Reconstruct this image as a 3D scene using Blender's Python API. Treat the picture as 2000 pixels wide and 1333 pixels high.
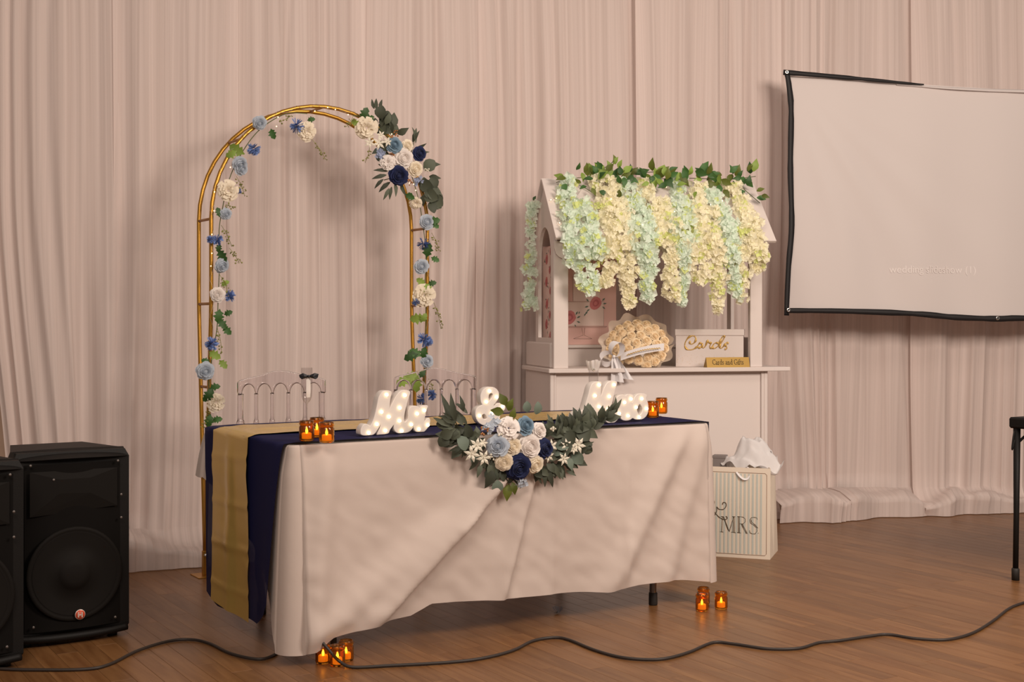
import bpy, math, random
from mathutils import Vector, Matrix, Euler
R = random.Random(7)
scene = bpy.context.scene
for o in list(bpy.data.objects): bpy.data.objects.remove(o)

# ------------------------------------------------------------------ camera, light, exposure
FPX, HOR, CAMH = 2500.0, 630.0, 1.165          # focal length in pixels, horizon row, eye height
cam_d = bpy.data.cameras.new('camera'); cam = bpy.data.objects.new('camera', cam_d)
scene.collection.objects.link(cam); scene.camera = cam
cam_d.sensor_width = 36; cam_d.lens = 36 * FPX / 2000; cam_d.shift_y = (HOR - 666.5) / 2000
cam_d.clip_start = .05; cam_d.clip_end = 60
cam.location = (0, 0, CAMH); cam.rotation_euler = (math.pi/2, 0, 0)
w = bpy.data.worlds.new('hall_ambient'); scene.world = w; w.use_nodes = True
bg = w.node_tree.nodes['Background']; bg.inputs[0].default_value = (1, .84, .74, 1); bg.inputs[1].default_value = .21
def area(name, loc, target, sx, sy, power, col=(1, .85, .73)):
    l = bpy.data.lights.new(name, 'AREA'); l.shape = 'RECTANGLE'; l.size = sx; l.size_y = sy
    l.energy = power; l.color = col
    o = bpy.data.objects.new(name, l); scene.collection.objects.link(o); o.location = loc
    o.rotation_euler = (Vector(target) - Vector(loc)).to_track_quat('-Z', 'Y').to_euler()
    return o
area('hall_ceiling_light', (3.3, 2.2, 3.2), (2.0, 7.4, .9), 1.8, 1.2, 225)
area('hall_ceiling_light', (-.9, .4, 3.3), (-.8, 6.4, 1.0), 1.8, 1.2, 104)
area('hall_ceiling_light', (.9, 4.3, 3.8), (.9, 4.6, 0), 2.4, 1.0, 34)
vs = scene.view_settings
vs.view_transform = 'Standard'; vs.look = 'None'; vs.gamma = 1; vs.use_curve_mapping = False
vs.exposure = -0.16

# ------------------------------------------------------------------ helpers
def P(x, y, Z): return Vector(((x-1000)*Z/FPX, Z, CAMH-(y-HOR)*Z/FPX))
def G(x, y, z=0.0):
    Z = (CAMH-z)*FPX/(y-HOR); return Vector(((x-1000)*Z/FPX, Z, z))
def lerp(a, b, t): return a+(b-a)*t
def clamp(x, a=0., b=1.): return max(a, min(b, x))
def sstep(a, b, x):
    t = clamp((x-a)/(b-a)); return t*t*(3-2*t)
def hsh(i, k=0):
    v = math.sin(i*127.1+k*311.7)*43758.5453; return v-math.floor(v)
def vn(x, k=0):
    i = math.floor(x); f = x-i; f = f*f*(3-2*f); return lerp(hsh(i, k), hsh(i+1, k), f)*2-1
def vn2(x, y, k=0):
    j = math.floor(y); f = y-j; f = f*f*(3-2*f); return lerp(vn(x, k+j*17), vn(x, k+j*17+17), f)
def interp(pts, x):
    if x <= pts[0][0]: return pts[0][1]
    for (a, b), (c, d) in zip(pts, pts[1:]):
        if x <= c: return lerp(b, d, (x-a)/(c-a))
    return pts[-1][1]
def catmull(pts, n=8):
    pts = [Vector(p) for p in pts]; out = []
    for i in range(len(pts)-1):
        p0 = pts[max(i-1, 0)]; p1 = pts[i]; p2 = pts[i+1]; p3 = pts[min(i+2, len(pts)-1)]
        for k in range(n):
            t = k/n
            out.append(.5*((2*p1)+(p2-p0)*t+(2*p0-5*p1+4*p2-p3)*t*t+(3*p1-p0-3*p2+p3)*t**3))
    out.append(pts[-1].copy()); return out

# ---- materials
MATS = {}
def mat(name, col=(.8, .8, .8), rough=.6, metal=0., emit=None, estr=0., alpha=1., trans=0., ior=1.45,
        sheen=0., bump=None, var=0., var_scale=8., island=0., spec=.5, coat=0., sss=0., transl=0.):
    m = bpy.data.materials.new(name); m.use_nodes = True; nt = m.node_tree; N = nt.nodes; L = nt.links
    b = N['Principled BSDF']; b.inputs['Base Color'].default_value = (*col, 1); b.inputs['Roughness'].default_value = rough
    b.inputs['Metallic'].default_value = metal; b.inputs['Specular IOR Level'].default_value = spec
    b.inputs['Transmission Weight'].default_value = trans; b.inputs['IOR'].default_value = ior
    b.inputs['Sheen Weight'].default_value = sheen; b.inputs['Coat Weight'].default_value = coat
    b.inputs['Alpha'].default_value = alpha
    if sss: b.inputs['Subsurface Weight'].default_value = sss; b.inputs['Subsurface Scale'].default_value = .01
    if emit: b.inputs['Emission Color'].default_value = (*emit, 1); b.inputs['Emission Strength'].default_value = estr
    tc = None
    if var or bump: tc = N.new('ShaderNodeTexCoord')
    if var or island:
        hv = N.new('ShaderNodeHueSaturation'); hv.inputs['Color'].default_value = (*col, 1)
        val = None
        if var:
            n = N.new('ShaderNodeTexNoise'); n.inputs['Scale'].default_value = var_scale; n.inputs['Detail'].default_value = 4
            L.new(tc.outputs['Object'], n.inputs['Vector'])
            mr = N.new('ShaderNodeMapRange'); mr.inputs['To Min'].default_value = 1-var; mr.inputs['To Max'].default_value = 1+var
            mr.inputs['From Min'].default_value = .25; mr.inputs['From Max'].default_value = .75
            L.new(n.outputs['Fac'], mr.inputs['Value']); val = mr.outputs[0]
        if island:
            g = N.new('ShaderNodeNewGeometry'); oi = N.new('ShaderNodeObjectInfo')
            ad = N.new('ShaderNodeMath'); ad.operation = 'ADD'; L.new(g.outputs['Random Per Island'], ad.inputs[0]); L.new(oi.outputs['Random'], ad.inputs[1])
            fr = N.new('ShaderNodeMath'); fr.operation = 'FRACT'; L.new(ad.outputs[0], fr.inputs[0])
            mr2 = N.new('ShaderNodeMapRange'); mr2.inputs['To Min'].default_value = 1-island; mr2.inputs['To Max'].default_value = 1+island
            L.new(fr.outputs[0], mr2.inputs['Value'])
            if val:
                mu = N.new('ShaderNodeMath'); mu.operation = 'MULTIPLY'; L.new(val, mu.inputs[0]); L.new(mr2.outputs[0], mu.inputs[1]); val = mu.outputs[0]
            else: val = mr2.outputs[0]
        L.new(val, hv.inputs['Value']); L.new(hv.outputs[0], b.inputs['Base Color'])
    if bump:
        sc, st = bump
        n2 = N.new('ShaderNodeTexNoise'); n2.inputs['Scale'].default_value = sc; n2.inputs['Detail'].default_value = 5
        L.new(tc.outputs['Object'], n2.inputs['Vector'])
        bp = N.new('ShaderNodeBump'); bp.inputs['Strength'].default_value = st; bp.inputs['Distance'].default_value = .01
        L.new(n2.outputs['Fac'], bp.inputs['Height']); L.new(bp.outputs[0], b.inputs['Normal'])
    if transl:
        t = N.new('ShaderNodeBsdfTranslucent'); t.inputs[0].default_value = (*col, 1)
        mx = N.new('ShaderNodeMixShader'); mx.inputs[0].default_value = transl
        L.new(b.outputs[0], mx.inputs[1]); L.new(t.outputs[0], mx.inputs[2])
        L.new(mx.outputs[0], N['Material Output'].inputs['Surface'])
    MATS[name] = m; return m

# ---- mesh builder
class MB:
    def __init__(s): s.v = []; s.f = []; s.uv = None
    def add(s, vs, fs):
        n = len(s.v); s.v += [tuple(v) for v in vs]; s.f += [tuple(i+n for i in f) for f in fs]; return s
    def box(s, x0, x1, y0, y1, z0, z1, M=None):
        vs = [Vector((x, y, z)) for z in (z0, z1) for y in (y0, y1) for x in (x0, x1)]
        if M is not None: vs = [M @ v for v in vs]
        return s.add(vs, [(0, 2, 3, 1), (4, 5, 7, 6), (0, 1, 5, 4), (2, 6, 7, 3), (0, 4, 6, 2), (1, 3, 7, 5)])
    def bbox(s, x0, x1, y0, y1, z0, z1, b=.004):
        # bevelled box
        vs = []; idx = {}
        for sx in (0, 1):
            for sy in (0, 1):
                for sz in (0, 1):
                    X = (x0, x1)[sx]; Y = (y0, y1)[sy]; Z = (z0, z1)[sz]
                    dx = b if sx == 0 else -b; dy = b if sy == 0 else -b; dz = b if sz == 0 else -b
                    for k, v in enumerate(((X, Y+dy, Z+dz), (X+dx, Y, Z+dz), (X+dx, Y+dy, Z))):
                        idx[(sx, sy, sz, k)] = len(vs); vs.append(v)
        F = []
        q = lambda a: tuple(idx[i] for i in a)
        for sx in (0, 1): F.append(q([(sx, 0, 0, 0), (sx, 1, 0, 0), (sx, 1, 1, 0), (sx, 0, 1, 0)]))
        for sy in (0, 1): F.append(q([(0, sy, 0, 1), (1, sy, 0, 1), (1, sy, 1, 1), (0, sy, 1, 1)]))
        for sz in (0, 1): F.append(q([(0, 0, sz, 2), (1, 0, sz, 2), (1, 1, sz, 2), (0, 1, sz, 2)]))
        for a in (0, 1):
            for c in (0, 1):
                F.append(q([(a, c, 0, 0), (a, c, 1, 0), (a, c, 1, 1), (a, c, 0, 1)]))
                F.append(q([(a, 0, c, 0), (a, 1, c, 0), (a, 1, c, 2), (a, 0, c, 2)]))
                F.append(q([(0, a, c, 1), (1, a, c, 1), (1, a, c, 2), (0, a, c, 2)]))
        for sx in (0, 1):
            for sy in (0, 1):
                for sz in (0, 1): F.append(q([(sx, sy, sz, 0), (sx, sy, sz, 1), (sx, sy, sz, 2)]))
        return s.add(vs, F)
    def tube(s, pts, r, n=8, cap=True, flat=1.):
        pts = [Vector(p) for p in pts]; m = len(pts)
        rr = r if isinstance(r, (list, tuple)) else [r]*m
        up = None; vs = []
        for i, p in enumerate(pts):
            d = (pts[min(i+1, m-1)]-pts[max(i-1, 0)])
            if d.length < 1e-9: d = Vector((0, 0, 1))
            d.normalize()
            if up is None:
                up = d.orthogonal().normalized()
            up = (up-d*up.dot(d))
            if up.length < 1e-6: up = d.orthogonal()
            up.normalize(); sd = d.cross(up)
            for k in range(n):
                a = 2*math.pi*k/n; vs.append(p+(up*math.cos(a)+sd*math.sin(a)*flat)*rr[i])
        F = [(i*n+k, i*n+(k+1) % n, (i+1)*n+(k+1) % n, (i+1)*n+k) for i in range(m-1) for k in range(n)]
        if cap: F += [tuple(range(n-1, -1, -1)), tuple((m-1)*n+k for k in range(n))]
        return s.add(vs, F)
    def lathe(s, prof, n=16, c=(0, 0, 0), M=None, capb=True, capt=True):
        c = Vector(c); vs = []
        for r, z in prof:
            for k in range(n):
                a = 2*math.pi*k/n; v = Vector((r*math.cos(a), r*math.sin(a), z))
                vs.append((M @ v if M is not None else v)+c)
        m = len(prof)
        F = [(i*n+k, i*n+(k+1) % n, (i+1)*n+(k+1) % n, (i+1)*n+k) for i in range(m-1) for k in range(n)]
        if capb: F.append(tuple(range(n-1, -1, -1)))
        if capt: F.append(tuple((m-1)*n+k for k in range(n)))
        return s.add(vs, F)
    def sphere(s, c, r, n=8, m=6, sz=1.):
        c = Vector(c); vs = [c+Vector((0, 0, r*sz))]
        for i in range(1, m):
            t = math.pi*i/m
            for k in range(n):
                a = 2*math.pi*k/n; vs.append(c+Vector((r*math.sin(t)*math.cos(a), r*math.sin(t)*math.sin(a), r*sz*math.cos(t))))
        vs.append(c-Vector((0, 0, r*sz))); last = len(vs)-1
        F = [(0, 1+k, 1+(k+1) % n) for k in range(n)]
        F += [(1+i*n+k, 1+(i+1)*n+k, 1+(i+1)*n+(k+1) % n, 1+i*n+(k+1) % n) for i in range(m-2) for k in range(n)]
        F += [(last, 1+(m-2)*n+(k+1) % n, 1+(m-2)*n+k) for k in range(n)]
        return s.add(vs, F)
    def grid(s, fn, nu, nv, close=False):
        vs = [fn(i/nu, j/nv) for j in range(nv+1) for i in range(nu+1)]
        return s.add(vs, [(j*(nu+1)+i, j*(nu+1)+i+1, (j+1)*(nu+1)+i+1, (j+1)*(nu+1)+i) for j in range(nv) for i in range(nu)])
    def prism(s, poly, d0, d1, fn=None):
        # polygon in (a,b) swept along depth d
        fn = fn or (lambda a, b, d: Vector((a, d, b)))
        n = len(poly)
        vs = [fn(a, b, d0) for a, b in poly]+[fn(a, b, d1) for a, b in poly]
        return s.add(vs, [tuple(range(n)), tuple(range(2*n-1, n-1, -1))]+[(i, i+n, (i+1) % n+n, (i+1) % n) for i in range(n)])
    def mesh(s, name, m, smooth=True):
        me = bpy.data.meshes.new(name); me.from_pydata(s.v, [], s.f); me.update()
        if smooth and me.polygons: me.polygons.foreach_set('use_smooth', [True]*len(me.polygons))
        if m is not None: me.materials.append(MATS[m] if isinstance(m, str) else m)
        if s.uv: 
            uvl = me.uv_layers.new(name='UVMap')
            for li, l in enumerate(me.loops): uvl.data[li].uv = s.uv[l.vertex_index]
        return me
    def build(s, name, m, parent=None, smooth=True, M=None, world=False, auto=None):
        if world and parent is not None:
            inv = wm(parent).inverted(); s.v = [tuple(inv @ Vector(v)) for v in s.v]
        o = link(name, s.mesh(name, m, smooth), parent, M)
        if auto:
            try: o.data.set_sharp_from_angle(angle=math.radians(auto))
            except Exception: pass
        return o
WM = {}
def wm(o): return WM[o.name]
def link(name, data, parent=None, M=None):
    o = bpy.data.objects.new(name, data); scene.collection.objects.link(o)
    M = M or Matrix.Identity(4)
    if parent is not None: o.parent = parent
    o.matrix_basis = M
    WM[o.name] = (wm(parent) @ M) if parent is not None else M.copy()
    return o
def put(name, data, parent, Mworld):
    M = wm(parent).inverted() @ Mworld if parent is not None else Mworld
    return link(name, data, parent, M)
def thing(name, label, cat, M=None, group=None, loc=None):
    if M is None: M = Matrix.Translation(Vector(loc or (0, 0, 0)))
    o = link(name, None, None, M); o.empty_display_size = .05
    return tag(o, label, cat, group)
def tag(o, label, cat, group=None):
    o['label'] = label; o['category'] = cat
    if group: o['group'] = group
    return o
def struct(o): o['kind'] = 'structure'; return o
def stuff(o): o['kind'] = 'stuff'; return o
def frame(origin, yaw):   # local x along yaw, z up
    return Matrix.Translation(Vector(origin)) @ Matrix.Rotation(yaw, 4, 'Z')
def orient(pos, ydir, nrm, s=1.):
    y = Vector(ydir).normalized(); z = Vector(nrm); z = z-y*z.dot(y)
    if z.length < 1e-5: z = y.orthogonal()
    z.normalize(); x = y.cross(z)
    M = Matrix((x, y, z)).transposed().to_4x4()
    sc = s if isinstance(s, (tuple, list)) else (s, s, s)
    return Matrix.Translation(Vector(pos)) @ M @ Matrix.Diagonal((*sc, 1))
def face(pos, nrm, s=1., roll=0.):
    q = Vector(nrm).to_track_quat('Z', 'Y').to_matrix().to_4x4()
    return Matrix.Translation(Vector(pos)) @ q @ Matrix.Rotation(roll, 4, 'Z') @ Matrix.Diagonal((s, s, s, 1))
def on_plane(x, y, p0, yaw):
    """pixel ray meets the vertical plane through p0 with direction yaw -> (s, z)"""
    c, sn = math.cos(yaw), math.sin(yaw); k = (x-1000)/FPX
    # p0.x + s c = k (p0.y + s sn)
    s = (k*p0[1]-p0[0])/(c-k*sn); Z = p0[1]+s*sn
    return s, CAMH-(y-HOR)*Z/FPX
ORD = ['first', 'second', 'third', 'fourth', 'fifth', 'sixth', 'seventh', 'eighth', 'ninth', 'tenth', 'eleventh', 'twelfth', 'thirteenth',
       'fourteenth', 'fifteenth', 'sixteenth', 'seventeenth', 'eighteenth', 'nineteenth', 'twentieth', 'twenty-first', 'twenty-second',
       'twenty-third', 'twenty-fourth', 'twenty-fifth', 'twenty-sixth', 'twenty-seventh', 'twenty-eighth']

# ------------------------------------------------------------------ material list
mat('wall_paint', (.50, .36, .27), .85, var=.04)
mat('joint_dark', (.12, .06, .028), .6)
mat('white_cloth', (.62, .52, .465), .75, sheen=.1, bump=(11, .16), transl=.1)
mat('navy_chiffon', (.010, .011, .058), .8, spec=.15, alpha=.96)
mat('gold_satin', (.66, .45, .13), .26, metal=.4, spec=.6, bump=(4, .3))
mat('gold_metal', (.54, .28, .048), .34, metal=.85)
mat('rung_metal', (.42, .22, .10), .5, metal=.4)
mat('black_plastic', (.007, .006, .0055), .55, spec=.25, bump=(300, .1))
mat('black_grille', (.006, .005, .0045), .8, spec=.12)
mat('black_cone', (.009, .0075, .0065), .7, spec=.15)
mat('black_rubber', (.02, .017, .015), .6)
mat('black_ribbon', (.012, .012, .016), .45)
mat('cable_rubber', (.035, .026, .022), .5)
mat('grey_steel', (.18, .16, .15), .4, metal=.7)
mat('chrome', (.7, .68, .65), .2, metal=1)
mat('logo_red', (.62, .09, .04), .4)
mat('logo_silver', (.75, .65, .6), .35, metal=.4)
mat('paint_white', (.70, .62, .585), .5, bump=(40, .03))
mat('letter_white', (.74, .67, .62), .45)
mat('bulb_glow', (1, .9, .6), .4, emit=(1, .76, .40), estr=7)
mat('fairy_glow', (1, .9, .6), .4, emit=(1, .72, .32), estr=6)
mat('wire', (.5, .45, .4), .4, metal=.6)
mat('flame', (1, .7, .2), .5, emit=(1, .62, .16), estr=16)
mat('candle_wax', (.85, .62, .3), .5, emit=(1, .45, .08), estr=.8)
mat('amber_glass', (.80, .36, .045), .08, trans=.95, ior=1.35)
mat('clear_glass', (.97, .97, .97), .03, trans=1., ior=1.45)
mat('clear_acrylic', (.95, .92, .95), .03, trans=1., ior=1.49)
mat('silk_white', (.86, .80, .76), .7, transl=.15, sheen=.2)
mat('silk_cream', (.88, .79, .64), .7, transl=.15, sheen=.2)
mat('silk_peach', (.95, .78, .54), .7, transl=.15, sheen=.1)
mat('silk_pale_blue', (.48, .535, .61), .7, transl=.1)
mat('silk_dusty_blue', (.19, .29, .38), .7, transl=.1)
mat('silk_navy', (.008, .016, .075), .75, sheen=.1)
mat('silk_cornflower', (.17, .26, .54), .7, transl=.1, island=.35)
mat('silk_hydrangea', (.33, .39, .56), .7, transl=.15, island=.15)
mat('star_white', (.84, .79, .66), .6, transl=.15)
mat('leaf_eucalyptus', (.074, .086, .058), .62, transl=.12, island=.4)
mat('leaf_sage', (.14, .18, .14), .65, transl=.12, island=.2)
mat('leaf_olive', (.13, .16, .025), .5, transl=.25, island=.3)
mat('leaf_green', (.05, .13, .03), .5, transl=.2, island=.35)
mat('leaf_lime', (.26, .38, .07), .5, transl=.25, island=.2)
mat('berry_green', (.22, .22, .05), .5, island=.3)
mat('berry_copper', (.45, .19, .07), .35, metal=.4, island=.3)
mat('stem_green', (.10, .12, .04), .6)
mat('wisteria_cream', (.99, .95, .75), .75, transl=.4, island=.10)
mat('wisteria_lime', (.80, .86, .36), .75, transl=.4, island=.12)
mat('wisteria_mint', (.86, .95, .84), .75, transl=.4, island=.08)
mat('paper_wrap', (.86, .76, .65), .7, transl=.3, alpha=.8)
mat('tissue_paper', (.85, .82, .82), .75, transl=.25, bump=(14, .25))
mat('satin_ribbon', (.80, .77, .78), .35, sheen=.3)
mat('organza', (.85, .80, .78), .5, alpha=.55)
mat('gold_print', (.62, .40, .12), .35, metal=.4)
mat('gold_plate', (.33, .19, .022), .45, metal=.2)
mat('ink_dark', (.10, .07, .04), .6)
mat('ink_line', (.30, .18, .12), .6)
mat('bag_pink', (.76, .47, .42), .55)
mat('bag_blush', (.80, .62, .56), .55)
mat('print_rose', (.62, .20, .20), .6)
mat('print_rose_dark', (.48, .12, .13), .6)
mat('print_orange', (.78, .42, .18), .6)
mat('print_leaf', (.12, .17, .13), .6)
mat('bag_cream', (.80, .70, .58), .5)
mat('bag_mint', (.55, .58, .53), .5)
mat('grey_card', (.22, .19, .18), .7)
mat('screen_border', (.014, .012, .013), .6)
mat('painted_projection', (.80, .735, .71), .75)  # projected light put into the colour: letters paler than the screen fabric
mat('champagne', (.9, .8, .5), .05, trans=.95, ior=1.33)
mat('petal_grey', (.42, .44, .50), .7)

def thin_glass(name, col=(1, 1, 1), ior=1.45):
    m = bpy.data.materials.new(name); m.use_nodes = True; nt = m.node_tree; N = nt.nodes; L = nt.links
    N.remove(N['Principled BSDF']); t = N.new('ShaderNodeBsdfTransparent'); t.inputs[0].default_value = (*col, 1)
    g = N.new('ShaderNodeBsdfGlossy'); g.inputs['Roughness'].default_value = .06; lw = N.new('ShaderNodeLayerWeight'); lw.inputs[0].default_value = .5
    pw = N.new('ShaderNodeMath'); pw.operation = 'POWER'; pw.inputs[1].default_value = 3; L.new(lw.outputs['Facing'], pw.inputs[0])
    f = N.new('ShaderNodeMath'); f.operation = 'MULTIPLY_ADD'; f.inputs[1].default_value = .45; f.inputs[2].default_value = .04; L.new(pw.outputs[0], f.inputs[0]); f.inputs[1].default_value = .8
    mx = N.new('ShaderNodeMixShader'); L.new(f.outputs[0], mx.inputs[0]); L.new(t.outputs[0], mx.inputs[1]); L.new(g.outputs[0], mx.inputs[2])
    L.new(mx.outputs[0], N['Material Output'].inputs['Surface']); MATS[name] = m
thin_glass('clear_glass', (.89, .88, .88))
def streak_fabric(name, col, su, sv, lo, hi, seed, rough=.8):
    """sheer cloth: gathered thread density runs down the drop, so thin runs let the wall behind show"""
    m = bpy.data.materials.new(name); m.use_nodes = True; nt = m.node_tree; N = nt.nodes; L = nt.links
    b = N['Principled BSDF']; b.inputs['Base Color'].default_value = (*col, 1); b.inputs['Roughness'].default_value = rough
    b.inputs['Sheen Weight'].default_value = .15; b.inputs['Specular IOR Level'].default_value = .2
    uv = N.new('ShaderNodeTexCoord'); mp = N.new('ShaderNodeMapping'); mp.inputs['Scale'].default_value = (su, sv, 1); mp.inputs['Location'].default_value = (seed*3.7, seed, 0)
    L.new(uv.outputs['UV'], mp.inputs[0])
    n = N.new('ShaderNodeTexNoise'); n.inputs['Scale'].default_value = 1; n.inputs['Detail'].default_value = 5; n.inputs['Roughness'].default_value = .62
    n.inputs['Distortion'].default_value = .15
    L.new(mp.outputs[0], n.inputs['Vector'])
    mr = N.new('ShaderNodeMapRange'); mr.inputs['From Min'].default_value = .3; mr.inputs['From Max'].default_value = .7
    mr.inputs['To Min'].default_value = lo; mr.inputs['To Max'].default_value = hi
    L.new(n.outputs['Fac'], mr.inputs['Value'])
    bp = N.new('ShaderNodeBump'); bp.inputs['Strength'].default_value = .2; bp.inputs['Distance'].default_value = .006
    L.new(n.outputs['Fac'], bp.inputs['Height']); L.new(bp.outputs[0], b.inputs['Normal'])
    t = N.new('ShaderNodeBsdfTranslucent'); t.inputs[0].default_value = (*col, 1)
    m1 = N.new('ShaderNodeMixShader'); m1.inputs[0].default_value = .18; L.new(b.outputs[0], m1.inputs[1]); L.new(t.outputs[0], m1.inputs[2])
    tr = N.new('ShaderNodeBsdfTransparent'); m2 = N.new('ShaderNodeMixShader')
    L.new(mr.outputs[0], m2.inputs[0]); L.new(tr.outputs[0], m2.inputs[1]); L.new(m1.outputs[0], m2.inputs[2])
    L.new(m2.outputs[0], N['Material Output'].inputs['Surface']); MATS[name] = m; return m
streak_fabric('sheer_white', (.83, .705, .66), 40, .14, .72, 1.0, 1)

def plank_mat():
    m = bpy.data.materials.new('oak_plank'); m.use_nodes = True; nt = m.node_tree; N = nt.nodes; L = nt.links
    b = N['Principled BSDF']; b.inputs['Roughness'].default_value = .34; b.inputs['Specular IOR Level'].default_value = .42
    tc = N.new('ShaderNodeTexCoord'); mp = N.new('ShaderNodeMapping')
    rot = math.radians(57.6); mp.vector_type = 'POINT'
    g = N.new('ShaderNodeNewGeometry'); oi = N.new('ShaderNodeObjectInfo')
    mp.inputs['Rotation'].default_value = (0, 0, rot); L.new(g.outputs['Position'], mp.inputs[0])
    ad = N.new('ShaderNodeMath'); ad.operation = 'ADD'; L.new(g.outputs['Random Per Island'], ad.inputs[0]); L.new(oi.outputs['Random'], ad.inputs[1])
    fr = N.new('ShaderNodeMath'); fr.operation = 'FRACT'; L.new(ad.outputs[0], fr.inputs[0])
    sc = N.new('ShaderNodeVectorMath'); sc.operation = 'MULTIPLY'; sc.inputs[1].default_value = (3, 34, 1); L.new(mp.outputs[0], sc.inputs[0])
    of = N.new('ShaderNodeVectorMath'); of.operation = 'ADD'; L.new(sc.outputs[0], of.inputs[0])
    cb = N.new('ShaderNodeCombineXYZ'); ml = N.new('ShaderNodeMath'); ml.operation = 'MULTIPLY'; ml.inputs[1].default_value = 40; L.new(fr.outputs[0], ml.inputs[0])
    L.new(ml.outputs[0], cb.inputs[0]); L.new(ml.outputs[0], cb.inputs[2]); L.new(cb.outputs[0], of.inputs[1])
    n = N.new('ShaderNodeTexNoise'); n.inputs['Scale'].default_value = 1.; n.inputs['Detail'].default_value = 6; n.inputs['Distortion'].default_value = .8
    L.new(of.outputs[0], n.inputs['Vector'])
    cr = N.new('ShaderNodeValToRGB'); e = cr.color_ramp.elements
    e[0].position = .3; e[0].color = (.150, .062, .020, 1); e[1].position = .72; e[1].color = (.240, .115, .043, 1)
    L.new(n.outputs['Fac'], cr.inputs[0])
    hv = N.new('ShaderNodeHueSaturation'); mr = N.new('ShaderNodeMapRange'); mr.inputs['To Min'].default_value = .84; mr.inputs['To Max'].default_value = 1.14
    L.new(fr.outputs[0], mr.inputs['Value']); L.new(mr.outputs[0], hv.inputs['Value']); L.new(cr.outputs[0], hv.inputs['Color']); L.new(hv.outputs[0], b.inputs['Base Color'])
    bp = N.new('ShaderNodeBump'); bp.inputs['Strength'].default_value = .06; bp.inputs['Distance'].default_value = .004; L.new(n.outputs['Fac'], bp.inputs['Height']); L.new(bp.outputs[0], b.inputs['Normal'])
    MATS['oak_plank'] = m
plank_mat()

# ------------------------------------------------------------------ floor with strip planks
TY = math.radians(31.7)                         # yaw shared by the table, the planks and the arch
U2 = Vector((math.cos(TY), math.sin(TY), 0)); V2 = Vector((-math.sin(TY), math.cos(TY), 0))
floor = struct(MB().box(-5, 5.5, 1.0, 9.5, -.05, -.006).build('floor', 'joint_dark', smooth=False))
PW = .074
def plank_geo(L):
    m = MB(); h = PW/2-.0002; l = L/2-.0002; b = .0007
    vs = [(-l, -h, -.006), (l, -h, -.006), (l, h, -.006), (-l, h, -.006), (-l, -h, -b), (l, -h, -b), (l, h, -b), (-l, h, -b),
          (-l+b, -h+b, 0), (l-b, -h+b, 0), (l-b, h-b, 0), (-l+b, h-b, 0)]
    fs = [(8, 9, 10, 11)]+[(a, (a+1) % 4, (a+1) % 4+4, a+4) for a in range(4)]+[(4+a, 4+(a+1) % 4, 8+(a+1) % 4, 8+a) for a in range(4)]
    return vs, fs
planks = []
for r in range(-75, 105):
    t = -9.5+hsh(r, 5)*.7
    k = 0
    while t < 3.5:
        Ln = .52+.28*hsh(r*31+k, 9); c = U2*(r*PW)-V2*(t+Ln/2)
        if -4.2 < c.x < 4.6 and 1.6 < c.y < 9.2: planks.append((c, Ln))
        t += Ln; k += 1
def vis(c):
    x = 1000+c.x*FPX/c.y; y = HOR+CAMH*FPX/c.y; return -80 < x < 2080 and 1010 < y < 1400
cand = sorted([p for p in planks if vis(p[0])], key=lambda p: p[0].y)
near = cand[:300]; ids = set(id(p) for p in near)
LM = {}
PM = Matrix((-V2, U2, Vector((0, 0, 1)))).transposed().to_4x4()
for c, Ln in near:
    q = round(Ln*25)/25
    if q not in LM:
        vs_, fs_ = plank_geo(q); LM[q] = MB().add(vs_, fs_).mesh('plank', 'oak_plank', False)
    put('plank', LM[q], floor, Matrix.Translation(c) @ PM @ Matrix.Diagonal((Ln/q, 1, 1, 1)))
rest = MB()
for p in planks:
    if id(p) in ids: continue
    vs_, fs_ = plank_geo(p[1]); rest.add([Matrix.Translation(p[0]) @ PM @ Vector(v) for v in vs_], fs_)
stuff(rest.build('plank_field', 'oak_plank', floor, smooth=False))

# ------------------------------------------------------------------ back wall and sheer curtains
PATH = [(-3.4, 5.62), (-2.6, 5.95), (-1.8, 6.27), (-.5, 6.83), (.05, 7.1), (1.5, 7.62), (2.4, 7.82), (4.6, 8.1)]
def path_smooth():
    pts = catmull([(a, b, 0) for a, b in PATH], 60); s = [0]
    for a, b in zip(pts, pts[1:]): s.append(s[-1]+(b-a).length)
    return pts, s
PPTS, PS = path_smooth()
import bisect
def path_at(s):
    i = clamp(bisect.bisect_right(PS, s)-1, 0, len(PS)-2); i = int(i); t = (s-PS[i])/(PS[i+1]-PS[i])
    p = PPTS[i].lerp(PPTS[i+1], t); d = (PPTS[i+1]-PPTS[i]).normalized()
    return p, d, Vector((d.y, -d.x, 0))        # point, along, towards the hall
def s_of_px(x):
    lo, hi = 0, PS[-1]
    for _ in range(40):
        m = (lo+hi)/2; p = path_at(m)[0]
        if 1000+p.x*FPX/p.y < x: lo = m
        else: hi = m
    return lo
wb = MB(); off = -.30
wp = [path_at(PS[-1]*i/24) for i in range(25)]
for i in range(24):
    a = wp[i][0]+wp[i][2]*off; b = wp[i+1][0]+wp[i+1][2]*off
    wb.add([(a.x, a.y, -.05), (b.x, b.y, -.05), (b.x, b.y, 3.6), (a.x, a.y, 3.6)], [(0, 1, 2, 3)])
    a2 = a-wp[i][2]*.1; b2 = b-wp[i+1][2]*.1
    wb.add([(a2.x, a2.y, -.05), (b2.x, b2.y, -.05), (b2.x, b2.y, 3.6), (a2.x, a2.y, 3.6)], [(3, 2, 1, 0)])
struct(wb.build('wall_back', 'wall_paint', smooth=True))

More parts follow.
